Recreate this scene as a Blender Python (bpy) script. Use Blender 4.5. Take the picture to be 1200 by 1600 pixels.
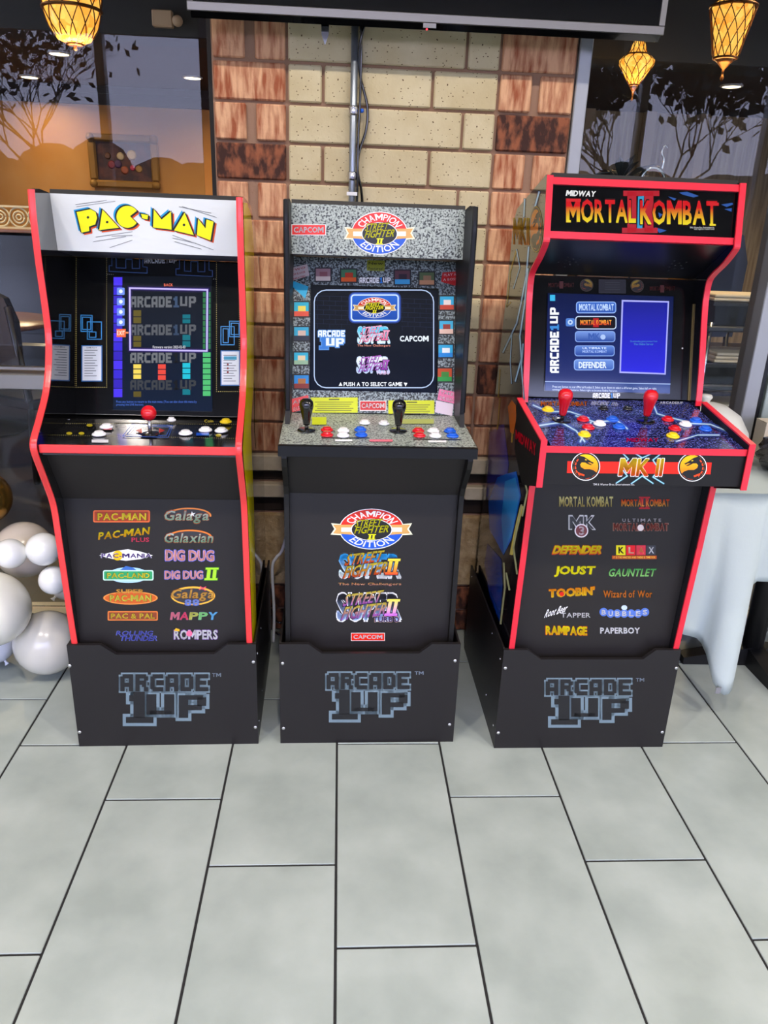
import bpy, bmesh, math, random
from mathutils import Matrix, Vector
from mathutils.geometry import tessellate_polygon
random.seed(7)
scene = bpy.context.scene
for o in list(bpy.data.objects): bpy.data.objects.remove(o)
COL = scene.collection
PI = math.pi

# ------------------------------------------------------------------ camera
CAM_H, PITCH, ROLL, YAW, FOCAL = 1.464, 0.35959, -0.03732, 0.06540, 1207.13
def cam_axes():
    cy, sy = math.cos(YAW), math.sin(YAW)
    f = Vector((sy*math.cos(PITCH), cy*math.cos(PITCH), -math.sin(PITCH)))
    r = Vector((cy, -sy, 0)); d = f.cross(r)
    r2 = math.cos(ROLL)*r + math.sin(ROLL)*d
    d2 = -math.sin(ROLL)*r + math.cos(ROLL)*d
    return r2, d2, f
r_, d_, f_ = cam_axes()
cam_data = bpy.data.cameras.new('camera'); cam = bpy.data.objects.new('camera', cam_data); COL.objects.link(cam)
cam.matrix_world = Matrix(((r_.x, -d_.x, -f_.x, 0), (r_.y, -d_.y, -f_.y, 0), (r_.z, -d_.z, -f_.z, CAM_H), (0, 0, 0, 1)))
cam_data.sensor_fit = 'VERTICAL'; cam_data.sensor_height = 36; cam_data.lens = FOCAL/1600*36
cam_data.clip_start = .05; cam_data.clip_end = 200
scene.camera = cam

# ------------------------------------------------------------------ sky, exposure, ceiling lamps
SKY = 7.8
world = bpy.data.worlds.new('dusk_sky'); scene.world = world; world.use_nodes = True
nt = world.node_tree; bg = nt.nodes['Background']
tc = nt.nodes.new('ShaderNodeTexCoord'); sep = nt.nodes.new('ShaderNodeSeparateXYZ'); rp = nt.nodes.new('ShaderNodeValToRGB')
nt.links.new(tc.outputs['Generated'], sep.inputs[0]); nt.links.new(sep.outputs['Z'], rp.inputs[0]); nt.links.new(rp.outputs[0], bg.inputs[0])
rp.color_ramp.elements[0].position = 0.0; rp.color_ramp.elements[0].color = (.74, .72, 1.0, 1)
rp.color_ramp.elements[1].position = .5; rp.color_ramp.elements[1].color = (.50, .58, 1.0, 1)
bg.inputs[1].default_value = SKY
vs = scene.view_settings; vs.view_transform = 'Standard'; vs.look = 'None'; vs.gamma = 1; vs.exposure = 0.3; vs.use_curve_mapping = False
CEIL_W = 40      # each round ceiling lamp of our room
# (x, y) of the round lamps in our ceiling
OUR_LAMPS = [(-3.0, -.2), (-1.45, -.2), (.1, -.2), (1.65, -.2), (3.2, -.2), (4.75, -.2)]
INNER_W = 34
INNER_LAMPS = [(2.4, 3.9), (-2.4, 3.9), (-2.78, 8.83), (-3.64, 10.4), (-1.68, 9.9), (4.0, 8.8), (5.2, 7.2), (-3.0, 6.2), (3.0, 6.2)]  # first two are unseen, added to warm the dining room behind the glass
scene.cycles.max_bounces = 8; scene.cycles.sample_clamp_indirect = 8; scene.cycles.caustics_reflective = False; scene.cycles.caustics_refractive = False

# ------------------------------------------------------------------ helpers
def lin(h):
    if not isinstance(h, str): return tuple(h)
    h = h.lstrip('#')
    c = [int(h[i:i+2], 16)/255 for i in (0, 2, 4)]
    return tuple(x/12.92 if x <= .04045 else ((x+.055)/1.055)**2.4 for x in c)
_M = {}
def mat(name, color='808080', rough=.5, metal=0, spec=.5, coat=0, var=None, bump=None, emit=0, alpha=None, coatr=.03):
    if name in _M: return _M[name]
    m = bpy.data.materials.new(name); m.use_nodes = True; _M[name] = m
    n = m.node_tree.nodes; l = m.node_tree.links; b = n['Principled BSDF']
    c = lin(color); b.inputs['Base Color'].default_value = (*c, 1)
    b.inputs['Roughness'].default_value = rough; b.inputs['Metallic'].default_value = metal
    b.inputs['Specular IOR Level'].default_value = spec; b.inputs['Coat Weight'].default_value = coat; b.inputs['Coat Roughness'].default_value = coatr
    if emit:
        b.inputs['Emission Color'].default_value = (*c, 1); b.inputs['Emission Strength'].default_value = emit
    if var or bump:
        t = n.new('ShaderNodeTexCoord')
    if var:     # (scale, colour2, contrast lo, hi, stretch xyz)
        sc, c2, lo, hi = var[:4]; st = var[4] if len(var) > 4 else (1, 1, 1)
        mp = n.new('ShaderNodeMapping'); mp.inputs['Scale'].default_value = st
        oi = n.new('ShaderNodeObjectInfo'); sh = n.new('ShaderNodeVectorMath'); sh.operation = 'SCALE'; sh.inputs[0].default_value = (37, 53, 71)
        l.new(oi.outputs['Random'], sh.inputs['Scale']); ad = n.new('ShaderNodeVectorMath')
        l.new(t.outputs['Object'], mp.inputs['Vector']); l.new(mp.outputs[0], ad.inputs[0]); l.new(sh.outputs[0], ad.inputs[1])
        nz = n.new('ShaderNodeTexNoise'); nz.inputs['Scale'].default_value = sc; nz.inputs['Detail'].default_value = 6
        l.new(ad.outputs[0], nz.inputs['Vector'])
        r = n.new('ShaderNodeValToRGB'); r.color_ramp.elements[0].position = lo; r.color_ramp.elements[1].position = hi
        r.color_ramp.elements[0].color = (*c, 1); r.color_ramp.elements[1].color = (*lin(c2), 1)
        l.new(nz.outputs['Fac'], r.inputs[0]); l.new(r.outputs[0], b.inputs['Base Color'])
    if bump:    # (scale, strength, distance)
        nz = n.new('ShaderNodeTexNoise'); nz.inputs['Scale'].default_value = bump[0]; nz.inputs['Detail'].default_value = 5
        l.new(t.outputs['Object'], nz.inputs['Vector'])
        bp = n.new('ShaderNodeBump'); bp.inputs['Strength'].default_value = bump[1]; bp.inputs['Distance'].default_value = bump[2] if len(bump) > 2 else .002
        l.new(nz.outputs['Fac'], bp.inputs['Height']); l.new(bp.outputs[0], b.inputs['Normal'])
    return m

class MB:
    def __init__(s): s.v = []; s.f = []; s.sm = []
    def add(s, vs, fs, smooth=False):
        o = len(s.v); s.v += [tuple(v) for v in vs]; s.f += [tuple(i+o for i in f) for f in fs]; s.sm += [smooth]*len(fs); return s
    def box(s, x0, x1, y0, y1, z0, z1, ch=0):
        if not ch:
            return s.add([(x, y, z) for x in (x0, x1) for y in (y0, y1) for z in (z0, z1)],
                         [(0,1,3,2),(4,6,7,5),(0,4,5,1),(2,3,7,6),(0,2,6,4),(1,5,7,3)])
        bm = bmesh.new(); bmesh.ops.create_cube(bm, size=1)
        for v in bm.verts: v.co = ((x0+x1)/2+v.co.x*(x1-x0), (y0+y1)/2+v.co.y*(y1-y0), (z0+z1)/2+v.co.z*(z1-z0))
        bmesh.ops.bevel(bm, geom=list(bm.edges), offset=ch, segments=1, affect='EDGES')
        bm.verts.index_update()
        s.add([v.co[:] for v in bm.verts], [tuple(v.index for v in f.verts) for f in bm.faces]); bm.free(); return s
    def prism(s, pts, a, b, axis='x'):
        """closed polygon pts extruded from a to b along axis; pts are the two other coords in order"""
        def P(p, t): return {'x': (t, p[0], p[1]), 'y': (p[0], t, p[1]), 'z': (p[0], p[1], t)}[axis]
        n = len(pts); tri = tessellate_polygon([[Vector((p[0], p[1], 0)) for p in pts]])
        vs = [P(p, a) for p in pts]+[P(p, b) for p in pts]
        fs = [tuple(t) for t in tri]+[tuple(i+n for i in reversed(t)) for t in tri]+[(i, (i+1) % n, (i+1) % n+n, i+n) for i in range(n)]
        return s.add(vs, fs)
    def slab(s, x0, x1, a, b, t):
        """panel from (y,z)=a to b, thickness t to the back (+y side)"""
        d = Vector((b[0]-a[0], b[1]-a[1])).normalized(); n = Vector((d.y, -d.x))
        if n.x < 0 or (abs(n.x) < 1e-6 and n.y > 0): n = -n
        return s.prism([a, b, (b[0]+n.x*t, b[1]+n.y*t), (a[0]+n.x*t, a[1]+n.y*t)], x0, x1, 'x')
    def lathe(s, prof, n=24, c=(0, 0, 0), ax=None, smooth=True):
        """prof: list of (r, z)"""
        M = Matrix.Identity(3)
        if ax is not None: M = Vector((0, 0, 1)).rotation_difference(Vector(ax)).to_matrix()
        vs = []; fs = []
        for r, z in prof:
            for i in range(n):
                a = 2*PI*i/n; p = M @ Vector((r*math.cos(a), r*math.sin(a), z)); vs.append((p.x+c[0], p.y+c[1], p.z+c[2]))
        for k in range(len(prof)-1):
            for i in range(n):
                j = (i+1) % n; fs.append((k*n+i, k*n+j, (k+1)*n+j, (k+1)*n+i))
        fs.append(tuple(range(n-1, -1, -1))); fs.append(tuple((len(prof)-1)*n+i for i in range(n)))
        return s.add(vs, fs, smooth)
    def tube(s, pts, r, n=8, smooth=True, taper=None):
        pts = [Vector(p) for p in pts]; vs = []; fs = []
        t0 = (pts[1]-pts[0]).normalized(); u = t0.orthogonal().normalized()
        for k, p in enumerate(pts):
            t = (pts[min(k+1, len(pts)-1)]-pts[max(k-1, 0)]).normalized()
            u = (u-t*u.dot(t)).normalized(); w = t.cross(u); rr = r if taper is None else r+(taper-r)*k/(len(pts)-1)
            for i in range(n):
                a = 2*PI*i/n; q = p+u*(rr*math.cos(a))+w*(rr*math.sin(a)); vs.append(q[:])
        for k in range(len(pts)-1):
            for i in range(n):
                j = (i+1) % n; fs.append((k*n+i, k*n+j, (k+1)*n+j, (k+1)*n+i))
        fs.append(tuple(range(n-1, -1, -1))); fs.append(tuple((len(pts)-1)*n+i for i in range(n)))
        return s.add(vs, fs, smooth)
    def mesh(s, name, m):
        me = bpy.data.meshes.new(name); me.from_pydata(s.v, [], s.f); me.validate()
        bm = bmesh.new(); bm.from_mesh(me); bmesh.ops.recalc_face_normals(bm, faces=bm.faces); bm.to_mesh(me); bm.free()
        if len(me.polygons) == len(s.sm): me.polygons.foreach_set('use_smooth', s.sm)
        if m: me.materials.append(m)
        return me
    def build(s, name, m, parent=None, label=None):
        o = bpy.data.objects.new(name, s.mesh(name, m)); COL.objects.link(o); o.parent = parent
        if label: o['label'] = label
        return o
def tag(o, label=None, cat=None, group=None, kind=None):
    for k, v in (('label', label), ('category', cat), ('group', group), ('kind', kind)):
        if v: o[k] = v
    return o
def empty(name, loc=(0, 0, 0), rz=0):
    o = bpy.data.objects.new(name, None); COL.objects.link(o); o.location = loc; o.rotation_euler.z = rz; o.empty_display_size = .1
    return o
def smooth_curve(pts, n=8):
    """Catmull-Rom through pts"""
    P = [Vector(p) for p in pts]; out = []
    for i in range(len(P)-1):
        a = P[max(i-1, 0)]; b = P[i]; c = P[i+1]; d = P[min(i+2, len(P)-1)]
        for k in range(n):
            t = k/n; out.append(.5*((2*b)+(c-a)*t+(2*a-5*b+4*c-d)*t*t+(3*b-a-3*c+d)*t**3))
    out.append(P[-1]); return out
def copy_tree(o, parent=None):
    c = o.copy(); COL.objects.link(c); c.parent = parent
    for ch in list(o.children): copy_tree(ch, c)
    return c

# ------------------------------------------------------------------ printed artwork: flat ink on the panels
def ink_material(name, rough, emission):
    m = bpy.data.materials.new(name); m.use_nodes = True; n = m.node_tree.nodes; b = n['Principled BSDF']
    a = n.new('ShaderNodeVertexColor'); a.layer_name = 'Col'
    if emission:
        b.inputs['Base Color'].default_value = (.003, .003, .004, 1)
        m.node_tree.links.new(a.outputs[0], b.inputs['Emission Color']); b.inputs['Emission Strength'].default_value = emission
    else:
        g = n.new('ShaderNodeHueSaturation'); g.inputs['Value'].default_value = 1.22; g.inputs['Saturation'].default_value = 1.04
        mn = n.new('ShaderNodeVectorMath'); mn.operation = 'MINIMUM'; mn.inputs[1].default_value = (.93, .93, .93)
        m.node_tree.links.new(a.outputs[0], g.inputs['Color']); m.node_tree.links.new(g.outputs[0], mn.inputs[0]); m.node_tree.links.new(mn.outputs[0], b.inputs['Base Color'])
    b.inputs['Roughness'].default_value = rough
    return m
INK = ink_material('printed_ink', .35, 0)
INK_GLOSS = ink_material('printed_ink_gloss', .12, 0)
LIT = ink_material('screen_pixels', .08, .95)
BACKLIT = ink_material('backlit_print', .2, .75)
# sheet layout: artwork units -> metres on the panel (u right, v up)
SHEET = {
'PM_marquee':(0.0014037,-0.00012467,-0.2825,4.577e-05,-0.0013729,0.53255,-4.4501e-05,-0.00030444),
'PM_bezel':(0.0016956,8.831e-06,-0.436,3.004e-05,-0.0017254,1.1128,-6.1311e-05,-1.1471e-05),
'PM_cp':(-0.0020153,-0.0015397,1.5112,-0.00010019,0.0069928,-4.858,0.00013333,-0.0034038),
'PM_lower':(0.0013234,-9.8137e-05,-0.24209,-7.2913e-06,-0.001538,1.5417,-4.7986e-05,-0.00024371),
'PM_riser':(0.0013,-9.8326e-05,-0.23011,-2.3945e-05,-0.0015965,1.8647,-4.7986e-05,-0.00024371),
'SF_marquee':(0.0015277,4.1486e-05,-0.91823,4.9477e-05,-0.0014488,0.55152,-4.4256e-05,-0.00020577),
'SF_bezel':(0.0017387,2.1107e-05,-1.0284,3.4774e-05,-0.0017326,1.098,-5.484e-05,-1.4483e-05),
'SF_cp':(-0.0027324,0.00044801,1.3055,-0.0001441,0.0084288,-5.792,0.00016714,-0.0040263),
'SF_lower':(0.0013687,4.43e-05,-0.83484,-6.8686e-09,-0.0015558,1.5472,-4.2118e-05,-0.00024441),
'SF_riser':(0.0013307,4.3875e-05,-0.81492,-1.5234e-05,-0.0016009,1.8657,-4.2118e-05,-0.00024441),
'MK_marquee':(0.0014706,0.00011159,-1.5099,5.0301e-05,-0.0013732,0.46237,-4.6274e-05,-0.00012519),
'MK_bezel':(0.0016541,6.9609e-05,-1.6059,3.6296e-05,-0.001605,0.96409,-4.9494e-05,-6.6123e-05),
'MK_cp':(-0.006681,0.0058763,2.6412,-0.00029874,0.016294,-11.101,0.00038041,-0.0079532),
'MK_boxfront':(0.0012354,0.00019822,-1.3879,1.9192e-05,-0.0012719,0.94422,-3.976e-05,-0.00024469),
'MK_lower':(0.0013229,0.0002156,-1.4347,1.563e-06,-0.0015162,1.5271,-3.8575e-05,-0.00026643),
'MK_riser':(0.0013363,0.00019947,-1.4413,-1.2466e-05,-0.001583,1.8598,-3.976e-05,-0.00024469),
'MK_side':(-0.0036233,-0.00038306,3.2755,-0.0027948,0.00086222,1.1736,-0.0018867,-2.3444e-05),
'MK_boxside':(-0.0036213,-0.00037103,3.2264,-0.0027937,0.00083038,1.1839,-0.0018867,-2.3444e-05),
'PM_side':(0.0037232,-0.00010787,-1.3555,-0.002841,-0.00038895,1.5819,-0.0019505,-1.5806e-05),
}
_T = {}
GLYPH_M = [(0, 0), (0, .7), (.2, .7), (.42, .40), (.64, .7), (.84, .7), (.84, 0), (.66, 0), (.66, .44), (.42, .13), (.18, .44), (.18, 0)]
_G = {}
def glyph(ch, off):
    k = (ch, off)
    if k not in _G:
        if ch == 'M': vs = list(GLYPH_M); fs = [tuple(t) for t in tessellate_polygon([[Vector((x, y, 0)) for x, y in vs]])]
        elif ch == ' ': vs = []; fs = []
        else:
            c = bpy.data.curves.new('t', 'FONT'); c.body = ch; c.resolution_u = 2; c.offset = min(off, .012); c.fill_mode = 'FRONT'
            o = bpy.data.objects.new('t', c); m = o.to_mesh()
            vs = [(v.co.x, v.co.y) for v in m.vertices]; fs = [tuple(p.vertices) for p in m.polygons]
            o.to_mesh_clear(); bpy.data.objects.remove(o); bpy.data.curves.remove(c)
        _G[k] = (vs, fs)
    return _G[k]
def text_geo(s, off):
    k = (s, off)
    if k not in _T:
        off *= .55; v0 = []; f0 = []; pen = 0
        for ch in s:
            gv, gf = glyph(ch, off)
            if not gv: pen += .3; continue
            x0 = min(v[0] for v in gv); b = len(v0); v0 += [(x-x0+pen, y) for x, y in gv]; f0 += [tuple(i+b for i in f) for f in gf]
            pen += max(v[0] for v in gv)-x0+.09
        r = off-.012; vs = list(v0); fs = list(f0)
        if r > .002:          # bold: the strokes are printed again a little to every side
            vs = []; fs = []
            for i in range(6):
                dx, dy = r*math.cos(i*PI/3), r*math.sin(i*PI/3); b = len(vs)
                vs += [(x+dx, y+dy) for x, y in v0]; fs += [tuple(j+b for j in f) for f in f0]
        x0 = min(v[0] for v in vs); x1 = max(v[0] for v in vs); y0 = min(v[1] for v in vs); y1 = max(v[1] for v in vs)
        _T[k] = ([((x-x0)/(x1-x0), (y-y0)/(y1-y0)) for x, y in vs], fs)
    return _T[k]
def mix(c0, c1, t): return tuple(a+(b-a)*t for a, b in zip(c0, c1))
class Art:
    """flat artwork in sheet units (x right, y down), laid on one panel"""
    def __init__(s, sheet, origin=(0, 0), scale=1.0, lift=0):
        s.h = SHEET[sheet]; s.sheet = sheet; s.o = origin; s.k = scale; s.lift = lift; s.V = []; s.F = []; s.C = []
    def uv(s, p):
        x = p[0]/s.k+s.o[0]; y = p[1]/s.k+s.o[1]; h = s.h; d = h[6]*x+h[7]*y+1
        return ((h[0]*x+h[1]*y+h[2])/d, (h[3]*x+h[4]*y+h[5])/d)
    def tri(s, pts, faces, cols, layer):
        o = len(s.V)
        s.V += [(*s.uv(p), .0005+.0003*(layer+s.lift)) for p in pts]
        for f in faces:
            s.F.append(tuple(i+o for i in f)); s.C.append([cols[i] for i in f])
        return s
    def poly(s, pts, c, layer=0, c2=None):
        c = lin(c); cs = [c]*len(pts)
        if c2:
            y0 = min(p[1] for p in pts); y1 = max(p[1] for p in pts); c2 = lin(c2); cs = [mix(c, c2, (p[1]-y0)/(y1-y0)) for p in pts]
        return s.tri(pts, tessellate_polygon([[Vector((p[0], p[1], 0)) for p in pts]]), cs, layer)
    def rect(s, x0, y0, x1, y1, c, layer=0, c2=None, r=0):
        if r: return s.poly(s.rr(x0, y0, x1, y1, r), c, layer, c2)
        return s.poly([(x0, y0), (x1, y0), (x1, y1), (x0, y1)], c, layer, c2)
    def rr(s, x0, y0, x1, y1, r):
        out = []
        for cx, cy, a0 in ((x1-r, y1-r, 0), (x0+r, y1-r, 90), (x0+r, y0+r, 180), (x1-r, y0+r, 270)):
            for k in range(5):
                a = math.radians(a0+k*22.5); out.append((cx+r*math.cos(a), cy+r*math.sin(a)))
        return out
    def ell(s, cx, cy, rx, ry, c, layer=0, a0=0, a1=360, n=32, c2=None, pie=False):
        pts = [(cx+rx*math.cos(math.radians(a0+(a1-a0)*i/n)), cy+ry*math.sin(math.radians(a0+(a1-a0)*i/n))) for i in range(n+(1 if a1-a0 < 360 else 0))]
        if pie: pts.append((cx, cy))
        return s.poly(pts, c, layer, c2)
    def line(s, pts, w, c, layer=0, closed=False):
        pts = list(pts)+([pts[0]] if closed else [])
        for a, b in zip(pts, pts[1:]):
            dx, dy = b[0]-a[0], b[1]-a[1]; L = math.hypot(dx, dy) or 1; ux, uy = dx/L*w/2, dy/L*w/2
            s.poly([(a[0]-ux-uy, a[1]-uy+ux), (b[0]+ux-uy, b[1]+uy+ux), (b[0]+ux+uy, b[1]+uy-ux), (a[0]-ux+uy, a[1]-uy-ux)], c, layer)
        return s
    def dots(s, a, b, step, w, c, layer=0):
        L = math.hypot(b[0]-a[0], b[1]-a[1]); n = max(1, int(L/step))
        for i in range(n+1):
            x = a[0]+(b[0]-a[0])*i/n; y = a[1]+(b[1]-a[1])*i/n; s.rect(x-w/2, y-w/2, x+w/2, y+w/2, c, layer)
        return s
    def txt(s, t, x0, y0, x1, y1, c, layer=1, off=.02, shear=0, slope=0, outline=None, oo=.022, c2=None, mid=None, warp=None, shadow=None, up=False):
        """text filling the box; shear leans it, slope tilts the base line, outline is a fatter copy below"""
        if outline: s.txt(t, x0-(x1-x0)*.012, y0-(y1-y0)*.055, x1+(x1-x0)*.012, y1+(y1-y0)*.055, outline, layer-.5, off+oo, shear, slope, warp=warp, up=up)
        if shadow: s.txt(t, x0+shadow[1], y0+shadow[2], x1+shadow[1], y1+shadow[2], shadow[0], layer-.7, off+.01, shear, slope, warp=warp, up=up)
        vs, fs = text_geo(t, off); w = x1-x0; h = y1-y0; pts = []; cs = []; ca = lin(c)
        if c2 and mid is not None:
            bm = bmesh.new(); bv = [bm.verts.new((x, y, 0)) for x, y in vs]
            for f in fs:
                try: bm.faces.new([bv[i] for i in f])
                except ValueError: pass
            bmesh.ops.bisect_plane(bm, geom=bm.verts[:]+bm.edges[:]+bm.faces[:], plane_co=(0, 1-mid, 0), plane_no=(0, 1, 0))
            bm.verts.index_update(); vs = [(v.co.x, v.co.y) for v in bm.verts]; fs = [tuple(v.index for v in f.verts) for f in bm.faces]; bm.free()
        for x, y in vs:
            if warp: pts.append(warp(x, y))
            elif up: pts.append((x0+w*(1-y), y1-h*x))
            else:
                X = x0+w*x+shear*h*(y-.5); pts.append((X, y1-h*y+slope*(X-x0)))
            if c2:
                t_ = 1-y; m_ = mid if mid is not None else 0
                cs.append(mix(ca, lin(c2), min(1, max(0, (t_-m_)/(1-m_)))))
            else: cs.append(ca)
        return s.tri(pts, fs, cs, layer)
    def build(s, name, parent, panel, m=None, label=None):
        """panel: (origin, U, V) in the parent's space"""
        P, U, V = (Vector(q) for q in panel); U = U.normalized(); V = V.normalized(); N = U.cross(V)
        me = bpy.data.meshes.new(name)
        me.from_pydata([(P+U*a+V*b+N*c)[:] for a, b, c in s.V], [], s.F)
        ca = me.color_attributes.new('Col', 'FLOAT_COLOR', 'CORNER'); i = 0; buf = []
        for f in s.C:
            for c in f: buf += [c[0], c[1], c[2], 1]
        ca.data.foreach_set('color', buf)
        # all faces look out of the panel
        for p in me.polygons:
            if p.normal.dot(N) < 0: p.flip()
        me.materials.append(m or INK)
        o = bpy.data.objects.new(name, me); COL.objects.link(o); o.parent = parent
        if label: o['label'] = label
        return o
PIX = {'A': [".#####","######","##..##","##..##","######","######","##..##","##..##"], 'R': ["#####.","######","##..##","#####.","#####.","##.##.","##..##","##..##"],
       'C': [".#####","######","##....","##....","##....","##....","######",".#####"], 'D': ["#####.","######","##..##","##..##","##..##","##..##","######","#####."],
       'E': ["######","######","##....","#####.","#####.","##....","######","######"]}
def pix_rects(ch):
    out = []
    for r, row in enumerate(PIX[ch]):
        i = 0
        while i < 6:
            if row[i] == '#':
                j = i
                while j < 6 and row[j] == '#': j += 1
                out.append((i, r, j, r+1)); i = j
            else: i += 1
    return out
BIG1 = [(7.5, 8.8, 12.8, 21), (5.5, 10.4, 7.5, 13.2), (4, 20.6, 16.8, 23.4)]
BIGUP = [(13.6, 10, 18.2, 19.4), (21.8, 10, 26.6, 19.4), (15, 17.6, 25, 19.4),
         (28.6, 10.4, 33, 21), (33, 10.4, 40, 12.6), (37.2, 11.4, 41.4, 15.4), (33, 15, 39.4, 17.4)]
def arcade_rects():
    out = []
    for i, ch in enumerate('ARCADE'): out += [(1.4+i*7+a, .6+b, 1.4+i*7+c, .6+d) for a, b, c, d in pix_rects(ch)]
    return out
def stacked_logo(art, x0, y0, x1, y1, fill, edge, one=None, layer=1, slant=0):
    kx = (x1-x0)/44; ky = (y1-y0)/26
    def R(q, e, c, l):
        a, b, cc, d = q; a -= e; b -= e; cc += e; d += e
        art.poly([(x0+a*kx+slant*b*ky, y0+b*ky), (x0+cc*kx+slant*b*ky, y0+b*ky), (x0+cc*kx+slant*d*ky, y0+d*ky), (x0+a*kx+slant*d*ky, y0+d*ky)], c, l)
    A = arcade_rects()
    if edge:
        for q in A: R(q, .75, edge, layer)
        for q in BIG1+BIGUP: R(q, 1.5, edge, layer)
    for q in A+BIGUP: R(q, 0, fill, layer+1)
    for q in BIG1: R(q, 0, one or fill, layer+1)
def inline_logo(art, x0, y0, x1, y1, c, one, layer=1, up=False, only=None):
    """A R C A D E 1 U P on one line; up=True reads bottom to top"""
    W = 64.0
    def R(a, b, cc, d, col):
        if up:
            fx = lambda v: x0+(x1-x0)*v/8; fy = lambda v: y1-(y1-y0)*v/W
            art.rect(fx(b), fy(cc), fx(d), fy(a), col, layer)
        else:
            fx = lambda v: x0+(x1-x0)*v/W; fy = lambda v: y0+(y1-y0)*v/8
            art.rect(fx(a), fy(b), fx(cc), fy(d), col, layer)
    for i, ch in enumerate('ARCADE'):
        for q in pix_rects(ch): R(i*6.9+q[0], q[1], i*6.9+q[2], q[3], c)
    for q in ((43.5, 0, 46, 8), (42, 1, 43.5, 3), (42, 6.5, 47.5, 8)): R(*q, one)
    for q in ((48.5, 0, 50.7, 7), (53.3, 0, 55.5, 7), (49.5, 5.5, 54.5, 7), (57, 0, 59.2, 8), (59, 0, 63, 1.6), (61.6, .6, 64, 4.2), (59, 3.4, 63, 5)): R(*q, c)
def roman_two(art, x0, y0, x1, y1, c, layer=1, shear=0, outline=None, c2=None):
    w = x1-x0; h = y1-y0
    def Q(a, b, cc, d, col, l, e=0):
        a, b, cc, d = a-e, b-e, cc+e, d+e; k = lambda y: shear*(.5-y)*h; colb = lin(col); cs = []
        P = [(a, b), (cc, b), (cc, d), (a, d)]
        if c2 and not e: cs = [mix(lin(col), lin(c2), min(1, max(0, y))) for _, y in P]
        else: cs = [colb]*4
        art.tri([(x0+w*x+k(y), y0+h*y) for x, y in P], [(0, 1, 2), (0, 2, 3)], cs, l)
    B = [(0, 0, 1, .15), (0, .85, 1, 1), (.14, .1, .40, .9), (.60, .1, .86, .9)]
    if outline:
        for q in B: Q(*q, outline, layer-.4, .06)
    for q in B: Q(*q, c, layer)
def champion_logo(art, cx, cy, rx, ry, layer=1, dim=1.0):
    def D(h): return tuple(x*dim for x in lin(h))
    for sg in (-1, 1):   # ribbon ends
        art.poly([(cx+sg*rx*.62, cy-ry*.2), (cx+sg*rx*1.28, cy-ry*.3), (cx+sg*rx*1.18, cy), (cx+sg*rx*1.3, cy+ry*.28), (cx+sg*rx*.62, cy+ry*.34)], D('f2e3c0'), layer+.2)
    art.ell(cx, cy, rx*1.03, ry*1.04, D('f6f2ea'), layer)
    art.ell(cx, cy, rx, ry, D('c9362e'), layer+.4, 180, 360)
    art.ell(cx, cy, rx, ry, D('2b55b8'), layer+.4, 0, 180)
    for sg in (-1, 1):
        art.poly([(cx+sg*rx*.5, cy-ry*.22), (cx+sg*rx*1.22, cy-ry*.22), (cx+sg*rx*1.12, cy), (cx+sg*rx*1.22, cy+ry*.22), (cx+sg*rx*.5, cy+ry*.3)], D('c79a5a'), layer+.8)
        art.rect(cx+sg*rx*.8-rx*.16, cy-ry*.08, cx+sg*rx*.8+rx*.16, cy+ry*.14, D('f3e6cf'), layer+1)
    art.ell(cx, cy+ry*.03, rx*.66, ry*.56, D('e9e4da'), layer+1.2); art.ell(cx, cy+ry*.03, rx*.63, ry*.53, D('0b0b0c'), layer+1.5)
    def arc(a0, a1, flip):
        def w(x, y):
            a = math.radians(a0+(a1-a0)*x); k = (.62+.31*y) if not flip else (.93-.31*y)
            return (cx+rx*k*math.cos(a), cy+ry*k*math.sin(a))
        return w
    art.txt('CHAMPION', 0, 0, 1, 1, D('fbf7f0'), layer+2, .025, warp=arc(205, 335, False))
    art.txt('EDITION', 0, 0, 1, 1, D('fbf7f0'), layer+2, .025, warp=arc(142, 38, True))
    y_ = D('e8e020')
    art.txt('STREET', cx-rx*.5, cy-ry*.46, cx+rx*.32, cy-ry*.1, y_, layer+2.5, .03, shear=.35, slope=-.05, outline=D('0b0b0c'))
    art.txt('FIGHTER', cx-rx*.52, cy-ry*.12, cx+rx*.56, cy+ry*.24, y_, layer+3.2, .03, shear=.35, slope=-.05, outline=D('0b0b0c'))
    roman_two(art, cx-rx*.12, cy+ry*.25, cx+rx*.13, cy+ry*.53, y_, layer+3.6, .15)
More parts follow.
